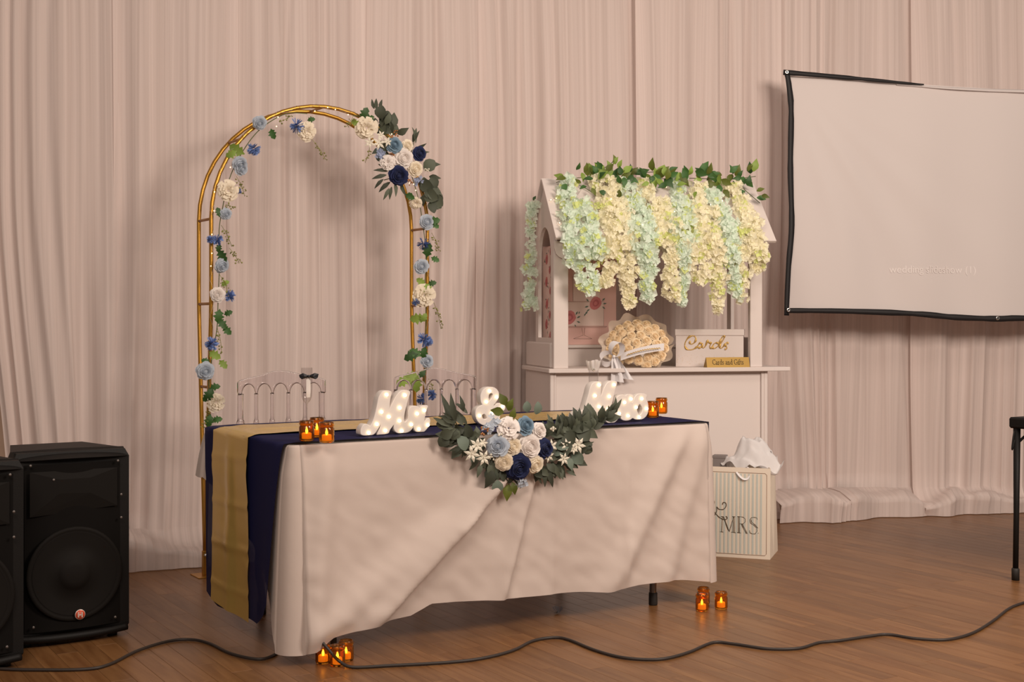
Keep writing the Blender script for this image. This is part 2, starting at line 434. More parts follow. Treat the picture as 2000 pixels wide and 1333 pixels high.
def curtain(i, x0, x1, label, puddle, foff, lean=0., amp=.014, leftcut=None):
    s0 = s_of_px(x0)-.03; s1 = s_of_px(x1)+.03
    nu = max(40, int((s1-s0)/.0075)); zs = [3.45-(3.45-.16)*k/34 for k in range(35)]
    mb = MB(); mb.uv = []
    rows = len(zs)+9
    lam = .085+.03*hsh(i, 3)
    for j in range(rows):
        for k in range(nu+1):
            f = k/nu; s = lerp(s0, s1, f)
            z = zs[j] if j < len(zs) else .16
            drop = 1-z/3.45
            sh = lean*drop*drop*(1-f) if lean > 0 else -lean*0
            if leftcut: sh = leftcut*sstep(.46, 1., drop)*(1-f)**1.5
            ss = s+sh+.055*drop**3*vn(s*2.7, i+61)+.030*vn2(s*1.7, z*.42+4, 77)*min(1, drop*2)
            p, d, n = path_at(clamp(ss, 0.01, PS[-1]-.01))
            q = s/lam+1.5*vn(s*4.3, i*7+1)+.8*vn2(s*2.4, z*.42, i*7+2)
            am = clamp(.45+.75*vn2(s*3.1, z*.45, i+50), .04, 1)
            big = (math.sin(2*math.pi*q)+.35*math.sin(4*math.pi*q+1))*am
            wid = math.sin(2*math.pi*(s/.27+.6*vn(s*2.2, i+90)+.35*vn2(s*1.6, z*.45, i+9)))
            fine = vn2(s*42, z*.35, i+33)*1.3+vn2(s*95, z*.5, i+70)*.7
            a = amp*(.65+.55*drop)
            dep = foff+a*big+.020*wid*(.5+drop*.7)+.0022*fine
            ex = .010*math.cos(2*math.pi*q)*drop
            if j >= len(zs):
                t = (j-len(zs)+1)/9; dep = foff+(dep-foff)*(1-.75*t)
                pud = puddle*(.8+.4*vn(s*2.1, i+21)+.16*vn(s*5, i+22))
                hgt = .115*(1+.75*vn(s*2.6, i+25)+.25*vn(s*6.5, i+26)); hgt = max(.04, hgt)
                ang = t*math.pi*.93
                fw = pud*(1-math.cos(min(ang, math.pi*.62)))/1.37 - .03*max(0, t-.66)
                z = lerp(.16, hgt, sstep(0, .35, t)) if t < .35 else hgt*math.cos((t-.35)/.65*math.pi/2)**.8+.004
                z += .020*vn2(s*9+t*3, t*3, i+30)*(1-abs(2*t-1))
                dep += fw+.016*vn2(s*11, t*3, i+31)*t
                z = max(.004, z)
            v = p+d*ex+n*dep
            mb.v.append((v.x, v.y, z)); mb.uv.append((s+.022*vn2(s*2.5, z*.5, i+19)+.006*vn2(s*9, z*.8, i+29), z))
    mb.f = [(j*(nu+1)+k, j*(nu+1)+k+1, (j+1)*(nu+1)+k+1, (j+1)*(nu+1)+k) for j in range(rows-1) for k in range(nu)]
    return tag(mb.build('curtain', 'sheer_white'), label, 'curtain', 'sheer curtain panels')
curtain(1, -22, 235, 'leftmost sheer white curtain panel, behind the black speakers', .22, .02, leftcut=.17)
curtain(2, 228, 452, 'sheer white curtain panel behind the left leg of the gold arch', .26, .05)
curtain(3, 446, 700, 'sheer white curtain panel seen through the middle of the gold arch', .10, .03, amp=.018)
curtain(4, 694, 945, 'sheer white curtain panel behind the right leg of the gold arch', .08, .0, amp=.016)
curtain(5, 938, 1250, 'sheer white curtain panel behind the left half of the flower-roofed cart', .03, .01)
curtain(6, 1243, 1512, 'sheer white curtain panel behind the right half of the flower-roofed cart', .08, .03)
curtain(7, 1504, 1792, 'sheer white curtain panel puddling on the floor beside the striped gift bag', .32, -.01, amp=.018)
curtain(8, 1786, 2180, 'rightmost sheer white curtain panel, behind the black folding table', .24, .02, amp=.018)
# ------------------------------------------------------------------ sweetheart table
TOP = .751; FLX, FLY = -.7445, 4.349; TL, TW = 1.826, .88
TM = frame((FLX, FLY, 0), TY)                   # local x along the front edge, y to the back
def tloc(x, y, z=TOP):                          # pixel on the plane z -> table u, v
    p = G(x, y, z); q = TM.inverted() @ p; return q.x, q.y
t = thing('folding_table', 'long folding table hidden under white cloth and navy runner', 'table', TM)
MB().bbox(.01, TL-.01, .01, TW-.01, .70, .744, .008).build('tabletop', 'paint_white', t, smooth=False)
for lu in (.17, TL-.20):
    for lv in (.09, TW-.10):
        k = 1 if lu < 1 else -1
        pts = catmull([(lu, lv, .70), (lu, lv, .30), (lu, lv, .16), (lu+.012*k, lv, .09), (lu+.012*k, lv, .012)], 5)
        leg = MB().tube(pts, .0145, 12).build('leg', 'grey_steel', t)
        MB().lathe([(.017, 0), (.0185, .004), (.018, .05), (.0165, .052)], 12, c=(lu+.012*k, lv, 0)).build('foot_cap', 'black_rubber', leg)
    MB().tube([(lu, .09, .40), (lu, TW-.10, .40)], .009, 8).build('crossbar', 'grey_steel', t)

# tablecloth: a ring of drop around the rounded top
def cloth():
    rc = .022; per = []
    segs = [('f', TL), ('r', TW), ('b', TL), ('l', TW)]
    def corner(cx, cy, a0):
        return [((cx+rc*math.cos(a), cy+rc*math.sin(a)), (math.cos(a), math.sin(a))) for a in [a0+math.pi/2*i/14 for i in range(15)]]
    n = 150
    for i in range(n+1): x = lerp(rc, TL-rc, i/n); per.append(((x, 0), (0, -1), 'f', x))
    for p, o in corner(TL-rc, rc, -math.pi/2): per.append((p, o, 'c1', 0))
    for i in range(61): y = lerp(rc, TW-rc, i/60); per.append(((TL, y), (1, 0), 'r', y))
    for p, o in corner(TL-rc, TW-rc, 0): per.append((p, o, 'c2', 0))
    for i in range(91): x = lerp(TL-rc, rc, i/90); per.append(((x, TW), (0, 1), 'b', x))
    for p, o in corner(rc, TW-rc, math.pi/2): per.append((p, o, 'c3', 0))
    for i in range(61): y = lerp(TW-rc, rc, i/60); per.append(((0, y), (-1, 0), 'l', y))
    for p, o in corner(rc, rc, math.pi): per.append((p, o, 'c0', 0))
    hemf = [(0, .045), (.06, .05), (.13, .085), (.45, .113), (.53, .148), (.8, .138), (1.05, .126), (1.3, .108), (1.45, .122), (1.62, .122), (1.83, .095)]
    heml = [(0, .05), (.12, .16), (.35, .36), (.7, .50), (.88, .56)]
    hemr = [(0, .095), (.3, .25), (.88, .45)]
    def ridge(u, z, a, b, wd, amp, asym=0.):
        (ua, za), (ub, zb) = a, b
        tt = (z-za)/(zb-za); 
        fade = sstep(-.12, .1, tt)*sstep(1.15, .9, tt)
        d = u-lerp(ua, ub, tt)
        if asym and d > 0: d *= asym
        return amp*fade*math.exp(-(d/wd)**2)
    NT = 44; vs = []; m = len(per)
    for j in range(NT+1):
        tt = j/NT
        for (p, o, sd, c) in per:
            x, y = p
            if sd == 'f': hem = interp(hemf, x)
            elif sd == 'r': hem = interp(hemr, y)
            elif sd == 'l': hem = interp(heml, y)
            elif sd == 'b': hem = lerp(.56, .45, x/TL)
            elif sd == 'c0': hem = .042
            elif sd == 'c1': hem = .094
            elif sd == 'c2': hem = .43
            else: hem = .55
            drop = max(0, tt*1.02-.02); z = lerp(TOP-.004, hem, drop)
            if tt < .05: z = TOP-.004-(.012*(tt/.05)**2)
            fl = .0 
            flare = {'c0': .042, 'c1': .034, 'c2': .06, 'c3': .13}
            # flare of the corners spreads into the sides
            e = 0
            for (cx, cy, key) in ((0, 0, 'c0'), (TL, 0, 'c1'), (TL, TW, 'c2'), (0, TW, 'c3')):
                dd = math.hypot(x-cx, y-cy); e += flare[key]*math.exp(-(dd/.11)**2)*(.1 if key == 'c3' and sd == 'l' else 1)
            out = .003+.012*min(1, tt*6)+e*(tt**.55)
            if sd == 'f':
                out += tt*.012*math.sin(x*9+.6)+tt*tt*.012*vn(x*6, 4)
                out += ridge(x, z, (.98, .74), (.30, .10), .085, .060, 2.6)*min(1, tt*3)   # big swag
                out += ridge(x, z, (.99, .72), (.80, .12), .045, .034, 2.2)*min(1, tt*4)
                out += ridge(x, z, (.62, .45), (.10, .10), .10, .030)
                out += ridge(x, z, (1.68, .72), (1.30, .10), .055, .032)
                out += ridge(x, z, (1.78, .72), (1.58, .10), .05, .026)
                out += ridge(x, z, (1.05, .7), (1.04, .1), .02, .006)+ridge(x, z, (1.40, .6), (1.38, .1), .015, .006)
                out += ridge(x, z, (.12, .72), (.05, .05), .05, .03)
                out += .0035*vn2(x*22+z*15, z*22, 12)*min(1, tt*2)
            elif sd == 'l': out += tt*.006*math.sin(y*16)
            elif sd in ('r', 'b'): out += tt*.025*math.sin((x+y)*13)
            vs.append((x+o[0]*out*(.3 if sd == 'c3' else 1), y+o[1]*out, z))
    fs = [(j*m+k, j*m+(k+1) % m, (j+1)*m+(k+1) % m, (j+1)*m+k) for j in range(NT) for k in range(m)]
    fs.append(tuple(range(m)))
    mb = MB().add(vs, fs); return mb
tc = link('tablecloth', cloth().mesh('tablecloth', 'white_cloth'), None, TM)
tag(tc, 'white cloth draped over the long table, hanging almost to the floor', 'tablecloth')

def runner(name, v0, v1, lift, mname, hemL, hemR, wav, nv):
    def fn(a, b):
        v = lerp(v0, v1, b); hl = interp(hemL, b)
        Ld = TOP-hl; Rd = TOP-hemR; tot = Ld+TL+Rd; d = a*tot
        if d < Ld:
            z = hl+d; k = 1-d/Ld
            z = min(z, TOP+lift); vv = lerp(v, lerp(v0, v1, .5+(b-.5)*.90), k**.8)+.010*k*vn(k*3+b, 8)
            u = -.026-(lift-.004)*1.6-.012*math.sin(vv*11+.5)*k
            u -= (.040*math.exp(-(vv/.16)**2)+.008*math.exp(-((vv-TW)/.14)**2))*k**.55
            if lift > .005:
                u -= .010*max(0, vn2(vv*5+k*2, k*5, 41))*min(1, k*5)+.007*max(0, 1-abs(vv-.525-.02*k)/.05)*min(1, k*6)
                for kc in (.12, .38, .62, .86): u -= .003*max(0, 1-abs(k-kc-.03*b)/.03)
            return (u, vv, z)
        if d < Ld+TL:
            u = d-Ld; e = min(u, TL-u); zz = TOP+lift-(.006*max(0, 1-e/.02)**2)
            zz += (.0025*max(0, vn2(u*9, b*6, 3))+(.007*max(0, vn2(u*6+b*2, b*3+u*2, 13))+.005*max(0, 1-abs(b-.5+.03*math.sin(u*5))/.12) if lift > .005 else 0))*sstep(.03, .1, e)
            return (u-.02*max(0, 1-u/.03)-.0, v+.004*vn(u*4, 5), zz)
        k = (d-Ld-TL)/Rd
        return (TL+.014+lift*2, v, TOP+lift-(d-Ld-TL))
    mb = MB().grid(fn, 260, nv)
    return link(name, mb.mesh(name, mname), None, TM)
o = runner('table_runner', .014, .852, .004, 'navy_chiffon', [(0, .20), (.08, .15), (.3, .085), (.8, .08), (1, .11)], .70, 3, 40)
tag(o, 'wide sheer navy blue runner along the white tablecloth', 'table runner')
o = runner('table_runner', .343, .725, .009, 'gold_satin', [(0, .072), (.55, .085), (1, .10)], .705, 2.4, 20)
tag(o, 'shiny gold satin runner laid over the navy runner', 'table runner')

# ------------------------------------------------------------------ gold arch
AL = Vector((-1.411, 5.883, 0)); AR = Vector((-.469, 6.48, 0)); AD = (AR-AL); AWID = AD.length; AYAW = math.atan2(AD.y, AD.x)
AM = frame(AL, AYAW)                             # local x across, y towards the curtain
arch = thing('wedding_arch', 'tall gold metal garden arch with two hoops joined by rungs', 'arch', AM)
AH = 2.195; SPR = AH-AWID/2
def hoop(side):
    pts = []
    def yo(z): return side*.085*clamp((z-.09)/1.15)
    for i in range(14): z = lerp(.09, SPR, i/13); pts.append((0, yo(z), z))
    for i in range(1, 24):
        a = math.pi-math.pi*i/24; pts.append((AWID/2+AWID/2*math.cos(a), side*.085, SPR+AWID/2*math.sin(a)))
    for i in range(14): z = lerp(SPR, .09, i/13); pts.append((AWID, yo(z), z))
    return pts
for sd in (-1, 1): MB().tube(hoop(sd), .0095, 10).build('hoop', 'gold_metal', arch)
def rung(x, z, hw): MB().tube([(x, -hw, z), (x, hw, z)], .0065, 8).build('rung', 'rung_metal', arch)
for x in (0, AWID):
    for z in (1.636, 1.25, .868, .45): rung(x, z, .085*clamp((z-.09)/1.15)+.004)
for a in (138, 42, 90): 
    an = math.radians(a); rung(AWID/2+AWID/2*math.cos(an), SPR+AWID/2*math.sin(an), .089)
for x in (0, AWID):
    b = MB(); b.bbox(x-.05, x+.05, -.06, .06, 0, .004, .001)
    b.bbox(x-.012, x+.012, -.012, .012, .004, .115, .002); b.build('base_plate', 'gold_metal', arch, smooth=False)
    MB().lathe([(.009, -.018), (.009, .018)], 10, c=(x, 0, .095), M=Matrix.Rotation(math.pi/2, 3, 'X')).build('bolt', 'chrome', arch)

# ------------------------------------------------------------------ clear chairs
def chair(label, pos, yaw):
    M = frame(pos, yaw)
    c = thing('clear_chair', label, 'chair', M, 'clear acrylic chairs behind the table')
    W = .40; zt = .90
    # crest: wavy top, arcade of five arches under it
    def top(x):
        q = abs(x)/(W/2); return zt+.045*(1-q**2.4)+.006*math.cos(x*2*math.pi/.21)
    poly = [(x, top(x)) for x in [(-W/2+.0)+W*i/40 for i in range(41)]]
    nb = 5; bw = (W-.03)/nb; low = []
    for k in range(nb-1, -1, -1):
        xc = -W/2+.015+bw*(k+.5)
        for i in range(13):
            a = math.pi*i/12; low.append((xc+(bw/2-.006)*math.cos(a), zt-.055+.046*math.sin(a)))
    poly = [(-W/2, zt-.055)]+poly+[(W/2, zt-.055)]+low
    cr = MB()
    n = len(poly); T = .012
    cv = lambda x: .028*(x/(W/2))**2           # crest bows backwards
    cr.prism([(a, b) for a, b in poly], -T, T, lambda a, b, d: Vector((a, d-cv(a)+.03, b)))
    co_ = cr.build('crest_rail', 'clear_acrylic', c, auto=40); bv = co_.modifiers.new('bevel', 'BEVEL'); bv.width = .006; bv.segments = 3; bv.limit_method = 'ANGLE'
    for k in range(nb+1):
        x = -W/2+.015+bw*k; post = k in (0, nb); r = .0135 if post else .0085
        y = .03-cv(x)
        prof = []
        z0, z1 = .47, zt-.05
        for i in range(41):
            q = i/40; z = lerp(z0, z1, q); rr = r*(1+.0)
            for c0 in (.32, .40, .58, .66): rr += r*.75*math.exp(-((q-c0)/.018)**2)
            rr += r*.5*math.exp(-((q-.49)/.045)**2)
            prof.append((rr, z))
        MB().lathe(prof, 12, c=(x, y, 0)).build('back_post' if post else 'spindle', 'clear_acrylic', c)
    seat = MB().bbox(-.20, .20, -.38, .045, .445, .47, .010); seat.build('seat', 'clear_acrylic', c, smooth=False)
    for x in (-.175, .175):
        MB().lathe([(.011, 0), (.013, .1), (.016, .3), (.02, .40), (.015, .42), (.018, .445)], 12, c=(x, -.345, 0)).build('leg', 'clear_acrylic', c)
        MB().tube([(x, .05, 0), (x, .035, .25), (x*1.02, .02, .46)], [.011, .013, .014], 10).build('leg', 'clear_acrylic', c)
    return c
def chair_at(xc, Z, yaw, label): p = P(xc, 700, Z); chair(label, (p.x, p.y, 0), yaw)
chair_at(551, 5.70, math.radians(26), 'clear acrylic chair behind the left end of the table')
chair_at(850, 6.02, math.radians(17), 'clear acrylic chair behind the middle of the table, overlapping the arch leg')

# ------------------------------------------------------------------ display cart
BY = math.radians(13); BM = frame((.185, 6.42, 0), BY)
b = thing('display_cart', 'white wooden cart with counter, posts and pitched roof', 'cart', BM)
BB = lambda *a, n='panel', m='paint_white', bv=.003: MB().bbox(*a, bv).build(n, m, b, smooth=False)
CW, CD, CT = 1.31, .585, .931
BB(0, CW, 0, CD, CT-.022, CT, n='counter')
BB(.035, 1.175, .045, .06, .0, CT-.022, n='front_panel')
BB(.015, .035, .03, .56, 0, CT-.022, n='side_panel'); BB(1.175, 1.195, .03, .56, 0, CT-.022, n='side_panel')
BB(.035, .047, .031, .045, .0, CT-.022, n='trim'); BB(1.16, 1.175, .031, .045, 0, CT-.022, n='trim'); BB(.047, 1.16, .036, .045, CT-.034, CT-.022, n='trim', bv=.001)
BB(.035, 1.175, .545, .56, 0, CT-.022, n='back_panel')
RZ, EZ = 1.905, 1.578; RY = .245; RO = .53
def gable(x0, x1, nm):
    # side board with an arched window, built as a strip around the opening
    y0, y1 = .052, .43; ym = RY; wz0 = 1.085
    ya, yb = .115, .375; zs = 1.50; ar = (yb-ya)/2
    inner = [(ya, wz0)]+[(ya, zs)]+[((ya+yb)/2-ar*math.cos(math.pi*i/16), zs+.16*math.sin(math.pi*i/16)) for i in range(1, 16)]+[(yb, zs), (yb, wz0)]
    zt = lambda y: EZ+(RZ-EZ)*(1-abs(y-ym)/(ym+.04))-.012
    outer = []
    for (yy, zz) in inner:
        if zz <= wz0+1e-6: outer.append((y0 if yy < ym else y1, wz0))
        elif abs(yy-ya) < 1e-6: outer.append((y0, min(zs, zt(y0))))
        elif abs(yy-yb) < 1e-6: outer.append((y1, min(zs, zt(y1))))
        else:
            f = (yy-ya)/(yb-ya); yo = lerp(y0, y1, f); outer.append((yo, zt(yo)))
    vs = []; n = len(inner)
    for X in (x0, x1):
        vs += [(X, a, c) for a, c in inner]; vs += [(X, a, c) for a, c in outer]
    F = []
    for s_ in (0, 1):
        o_ = s_*2*n
        for i in range(n-1):
            q = (o_+i, o_+i+1, o_+n+i+1, o_+n+i); F.append(q if s_ else q[::-1])
    for i in range(n-1):
        F.append((i, i+1, 2*n+i+1, 2*n+i)); F.append((n+i+1, n+i, 3*n+i, 3*n+i+1))
    m_ = MB().add(vs, F); m_.box(x0, x1, y0, y1, CT, wz0)
    m_.build(nm, 'paint_white', b, smooth=False)
gable(.040, .058, 'gable_panel'); gable(1.132, 1.150, 'gable_panel')
BB(.030, .107, .020, .052, CT, EZ-.005, n='post'); BB(1.092, 1.160, .020, .052, CT, EZ-.005, n='post')
BB(.020, .040, .052, .57, CT, 1.062, n='side_rail', bv=.008); BB(1.150, 1.170, .052, .57, CT, 1.062, n='side_rail', bv=.008)
BB(.06, 1.13, .36, .575, 1.028, 1.045, n='shelf'); BB(.06, 1.13, .38, .39, CT, 1.028, n='shelf_riser', bv=.001)
# roof slopes
def slope(nm, y0, z0, y1, z1, x0, x1, th=.014):
    d = Vector((0, y1-y0, z1-z0)).normalized(); nn = Vector((0, -d.z, d.y))
    if nn.z < 0: nn = -nn
    vs = []
    for x in (x0, x1):
        for (yy, zz) in ((y0, z0), (y1, z1)):
            for k in (0, th): vs.append((x, yy+nn.y*k, zz+nn.z*k))
    MB().add(vs, [(0, 1, 3, 2), (4, 6, 7, 5), (0, 4, 5, 1), (2, 3, 7, 6), (1, 5, 7, 3), (0, 2, 6, 4)]).build(nm, 'paint_white', b, smooth=False)
slope('roof_board', -.045, EZ, RY, RZ, .022, 1.205); slope('roof_board', RO, EZ, RY, RZ, .022, 1.205)
# scalloped valance
poly = [(.028, EZ-.004), (1.165, EZ-.004)]; nsc = 4
for k in range(nsc, 0, -1):
    xa = .028+(1.165-.028)*k/nsc; xb = .028+(1.165-.028)*(k-1)/nsc
    for q in (.0, .04, .10, .2, .35, .5, .65, .8, .9, .96, 1.):
        dip = (1-abs(2*q-1)**4)**.5 if 0 < q < 1 else 0
        poly.append((lerp(xa, xb, q), EZ-.035-.065*dip))
MB().prism(poly, .004, .018).build('valance', 'paint_white', b, smooth=False)
def bloc(x, y, yd):   # pixel -> cart local on the plane local y = yd
    p0 = BM @ Vector((0, yd, 0)); s, z = on_plane(x, y, p0, BY); return s, z

# ------------------------------------------------------------------ projection screen
SP0 = P(1530, 400, 7.36); SYAW = math.radians(9)
def scr(x, y, d=0.):
    s, z = on_plane(x, y, SP0, SYAW); return Vector((s, d, z))
sm = frame((SP0.x, SP0.y, 0), SYAW)
scrn = thing('projection_screen', 'white fabric projection screen with black edge tape hung on the curtain', 'projection screen', sm)
LE = [(142, 1534), (170, 1541), (220, 1545), (330, 1543.5), (440, 1546), (520, 1540), (608, 1536)]
def top_y(x): return interp([(1530, 147), (1600, 152), (1760, 163), (1900, 171), (2000, 178), (2300, 182)], x)
def bot_y(x): return interp([(1530, 606), (1640, 607), (1780, 612), (1860, 619), (1943, 622), (2000, 621), (2300, 630)], x)
def sfab(a, c):
    xr = 2300; y = lerp(145, 608, c); xl = interp(LE, y); x = lerp(xl, xr, a**1.0)
    yy = lerp(top_y(x), bot_y(x), c)
    dd = .010*math.sin(a*30+1)*(.4+.6*c) + .0
    # sag wrinkles fanning from the top left corner
    ang = math.atan2(c+.02, (x-xl)/465+.02); rad = math.hypot(c, (x-xl)/465)
    dd += .007*math.sin(ang*24)*math.exp(-((ang-1.05)/.40)**2)*sstep(.08, .5, rad)*sstep(1.7, .9, rad)
    dd += .012*math.sin((x-xl)/465*9-c*4.2)*sstep(.45, 1, c)*math.exp(-((x-xl)/300)**2)
    return scr(x, yy, dd)
mat('screen_fabric', (.72, .655, .635), .8, transl=.1, bump=(30, .03))
fab = MB().grid(sfab, 120, 60); fab.build('fabric', 'screen_fabric', scrn)
def tape(pts, wds, nm):
    pts = [Vector((p[0], p[1], 0)) for p in pts]; P2 = catmull(pts, 6); n = len(P2); vs = []
    for i, p in enumerate(P2):
        d = (P2[min(i+1, n-1)]-P2[max(i-1, 0)]).normalized(); nn = Vector((-d.y, d.x, 0)); wv = lerp(wds[0], wds[1], i/(n-1))*(1+.14*vn(i*.6, 4))
        for k in (-1, 1):
            for dz in (-.004, .004):
                q = p+nn*wv*k; v = scr(q.x, q.y, dz-.026); vs.append(v)
    F = []
    for i in range(n-1):
        a = i*4; c = a+4
        F += [(a, a+2, c+2, c), (a+1, c+1, c+3, a+3), (a, c, c+1, a+1), (a+2, a+3, c+3, c+2)]
    F += [(0, 1, 3, 2), (n*4-4, n*4-2, n*4-1, n*4-3)]
    MB().add(vs, F).build(nm, 'screen_border', scrn)
tape([(1533, 141)]+[(x-3, y) for y, x in LE[1:]]+[(1534, 612)], (5, 4.6), 'edge_tape')
tape([(1527, 143), (1600, 149), (1680, 156), (1760, 163.5), (1800, 167)], (5.5, 1.0), 'edge_tape')
tape([(1531, 607), (1640, 608), (1780, 613), (1860, 620), (1943, 623), (2000, 622), (2200, 628)], (5.2, 5.4), 'edge_tape')
MB().tube([scr(x, y, -.01) for x, y in ((1750, 166), (1850, 173), (1930, 177), (2000, 179), (2300, 183))], [.004, .010, .013, .014, .014], 8, flat=.5).build('rolled_hem', 'screen_fabric', scrn)
for gx, gy in ((1533, 143), (1536, 606), (1943, 622)):
    c = scr(gx, gy, -.031)
    MB().lathe([(.005, .0), (.012, 0), (.0125, .003), (.010, .005), (.005, .004)], 14, c=c, M=Matrix.Rotation(math.pi/2, 3, 'X'), capb=False, capt=False).build('grommet', 'chrome', scrn)
fc = bpy.data.curves.new('painted_projection', 'FONT'); fc.body = 'wedding slideshow (1)'; fc.size = .06
to = bpy.data.objects.new('tmp', fc); scene.collection.objects.link(to)
dg = bpy.context.evaluated_depsgraph_get(); me = bpy.data.meshes.new_from_object(to.evaluated_get(dg)); bpy.data.objects.remove(to)
me.materials.clear(); me.materials.append(MATS['painted_projection'])
pp = scr(1738, 533, 0); me.transform(Matrix.Translation(pp) @ Matrix.Rotation(math.pi/2, 4, 'X'))
for v in me.vertices:
    xs = 1000+FPX*(SP0.x+v.co.x*math.cos(SYAW))/(SP0.y+v.co.x*math.sin(SYAW)); xl = interp(LE, 530); v.co.y = sfab((xs-xl)/(2300-xl), .83).y-.003
link('painted_projection_text', me, scrn)  # flat lettering just off the fabric, stands in for projected light

# ------------------------------------------------------------------ speakers
def speaker(label, corner, yaw, W=.41, H=.70, D=.37):
    # corner = front right floor corner
    M = frame(corner, yaw) @ Matrix.Translation((-W, 0, 0))
    s = thing('loudspeaker', label, 'loudspeaker', M, 'loudspeakers on the floor')
    def outline(inset=0.):  # plan, narrower at the back
        return [(inset, 0), (W-inset, 0), (W-inset, .10), (W-.07, D), (.07, D), (inset, .10)]
    body = MB(); n = 6; vs = []
    lev = [(.012, .02), (0, .045), (0, H-.03), (.012, H-.004)]
    for ins, z in lev:
        for i, (x, y) in enumerate(outline(ins)):
            zz = z
            vs.append((x, max(y, ins), zz))
    F = [tuple(range(n-1, -1, -1))]
    for l in range(3): F += [(l*n+i, l*n+(i+1) % n, (l+1)*n+(i+1) % n, (l+1)*n+i) for i in range(n)]
    F.append(tuple(3*n+i for i in range(n)))
    body.add(vs, F); body.build('cabinet', 'black_plastic', s, smooth=False)
    # bowed top cap in front and bottom lip
    MB().grid(lambda a, c: (lerp(.006, W-.006, a), lerp(-.030*math.sin(a*math.pi)**.6*(1 if c < .99 else 0)-.004, .05, c), H-.03*(1-c)+.004*math.sin(a*math.pi)), 16, 4).build('top_lip', 'black_plastic', s)
    MB().tube(catmull([(.01, -.004, .035), (W*.3, -.020, .03), (W*.7, -.020, .03), (W-.01, -.004, .035)], 6), .014, 8).build('bottom_lip', 'black_plastic', s)
    # baffle frame, bowed grille over horn and woofer
    gr = MB().grid(lambda a, c: (lerp(.035, W-.035, a), -.004-.020*math.sin(a*math.pi), lerp(.055, H-.045, c)), 14, 6); gr.build('grille', 'black_grille', s)
    cz = .255; cx = W*.5
    MR = Matrix.Rotation(math.pi/2, 3, 'X')
    wf = MB().lathe([(.165, .0), (.172, .008), (.168, .014), (.158, .014), (.150, .009), (.148, .011)], 40, c=(cx, -.018, cz), M=MR, capb=False, capt=False).build('woofer_rim', 'black_cone', s)
    MB().lathe([(.150, .012), (.11, .008), (.06, .007), (.055, .014), (.03, .020), (.001, .021)], 40, c=(cx, -.017, cz), M=MR, capb=False).build('woofer_cone', 'black_cone', s)
    hv = []
    for (x, z, y) in ((.05, .47, -.014), (W-.05, .49, -.014), (W-.05, .63, -.014), (.05, .63, -.014), (.15, .55, -.026), (W-.15, .545, -.026), (W-.15, .60, -.026), (.15, .60, -.026)): hv.append((x, y-.006, z))
    MB().add(hv, [(0, 1, 5, 4), (1, 2, 6, 5), (2, 3, 7, 6), (3, 0, 4, 7), (4, 5, 6, 7)]).build('horn', 'black_cone', s, smooth=False)
    for x, z in ((.05, .655), (W-.05, .655), (W-.038, .53), (W-.038, .445), (.06, .08), (W-.06, .08), (.13, .60)):
        MB().lathe([(.005, .004), (.005, .009), (.002, .010)], 10, c=(x, -.022, z), M=MR).build('screw', 'grey_steel', s)
    lg = MB().lathe([(.0185, .0), (.0185, .004), (.017, .005)], 24, c=(cx+.015, -.037, .108), M=MR).build('badge', 'logo_silver', s)
    MB().lathe([(.0165, .0), (.0165, .006)], 24, c=(cx+.015, -.037, .108), M=MR).build('badge_face', 'logo_red', lg)
    hx = cx+.015; h = MB()
    h.box(hx-.009, hx-.005, -.0450, -.0425, .099, .118); h.box(hx+.004, hx+.008, -.0450, -.0425, .098, .117); h.box(hx-.006, hx+.006, -.0450, -.0425, .1055, .1095)
    h.build('badge_letter', 'logo_silver', lg, smooth=False)
    for x in (.05, W-.05):
        for y in (.04, D-.04): MB().lathe([(.018, 0), (.02, .02)], 10, c=(x, y, 0)).build('foot', 'black_rubber', s)
    return s
p = G(252, 1241); speaker('black loudspeaker with round red badge standing in front of the curtain', (p.x, p.y, 0), math.radians(34))
p = G(46, 1302); speaker('black loudspeaker cut off by the left edge of the photo', (p.x, p.y, 0), math.radians(34))

# ------------------------------------------------------------------ black folding table at the right edge
p = P(1969, 815, 5.80); K = p.z; BTM = frame((p.x, p.y, 0), TY)
bt = thing('folding_table', 'black folding table cut off by the right edge of the photo', 'table', BTM)
MB().bbox(0, .86, -.86, 0, K-.05, K, .008).build('tabletop', 'black_plastic', bt, smooth=False)
for lx in (.022, .80):
    for ly in (-.03, -.80):
        lg = MB().tube([(lx, ly, K-.05), (lx-.004, ly, .3), (lx-.01*(1 if lx < .4 else -1), ly, .03)], [.016, .0125, .0125], 12).build('leg', 'black_plastic', bt)
        MB().lathe([(.017, 0), (.0175, .05), (.014, .055)], 12, c=(lx-.01*(1 if lx < .4 else -1), ly, 0)).build('foot_cap', 'black_rubber', lg)
    MB().tube(catmull([(lx, -.03, K-.12), (lx+.05, -.06, K-.07), (lx+.12, -.09, K-.055)], 4), .006, 8).build('brace', 'black_plastic', bt)
MB().tube(catmull([(.012, -.025, K-.055), (-.006, -.03, K-.10), (-.012, -.03, K-.145), (.006, -.03, K-.10)], 5), .004, 6).build('latch', 'black_plastic', bt)

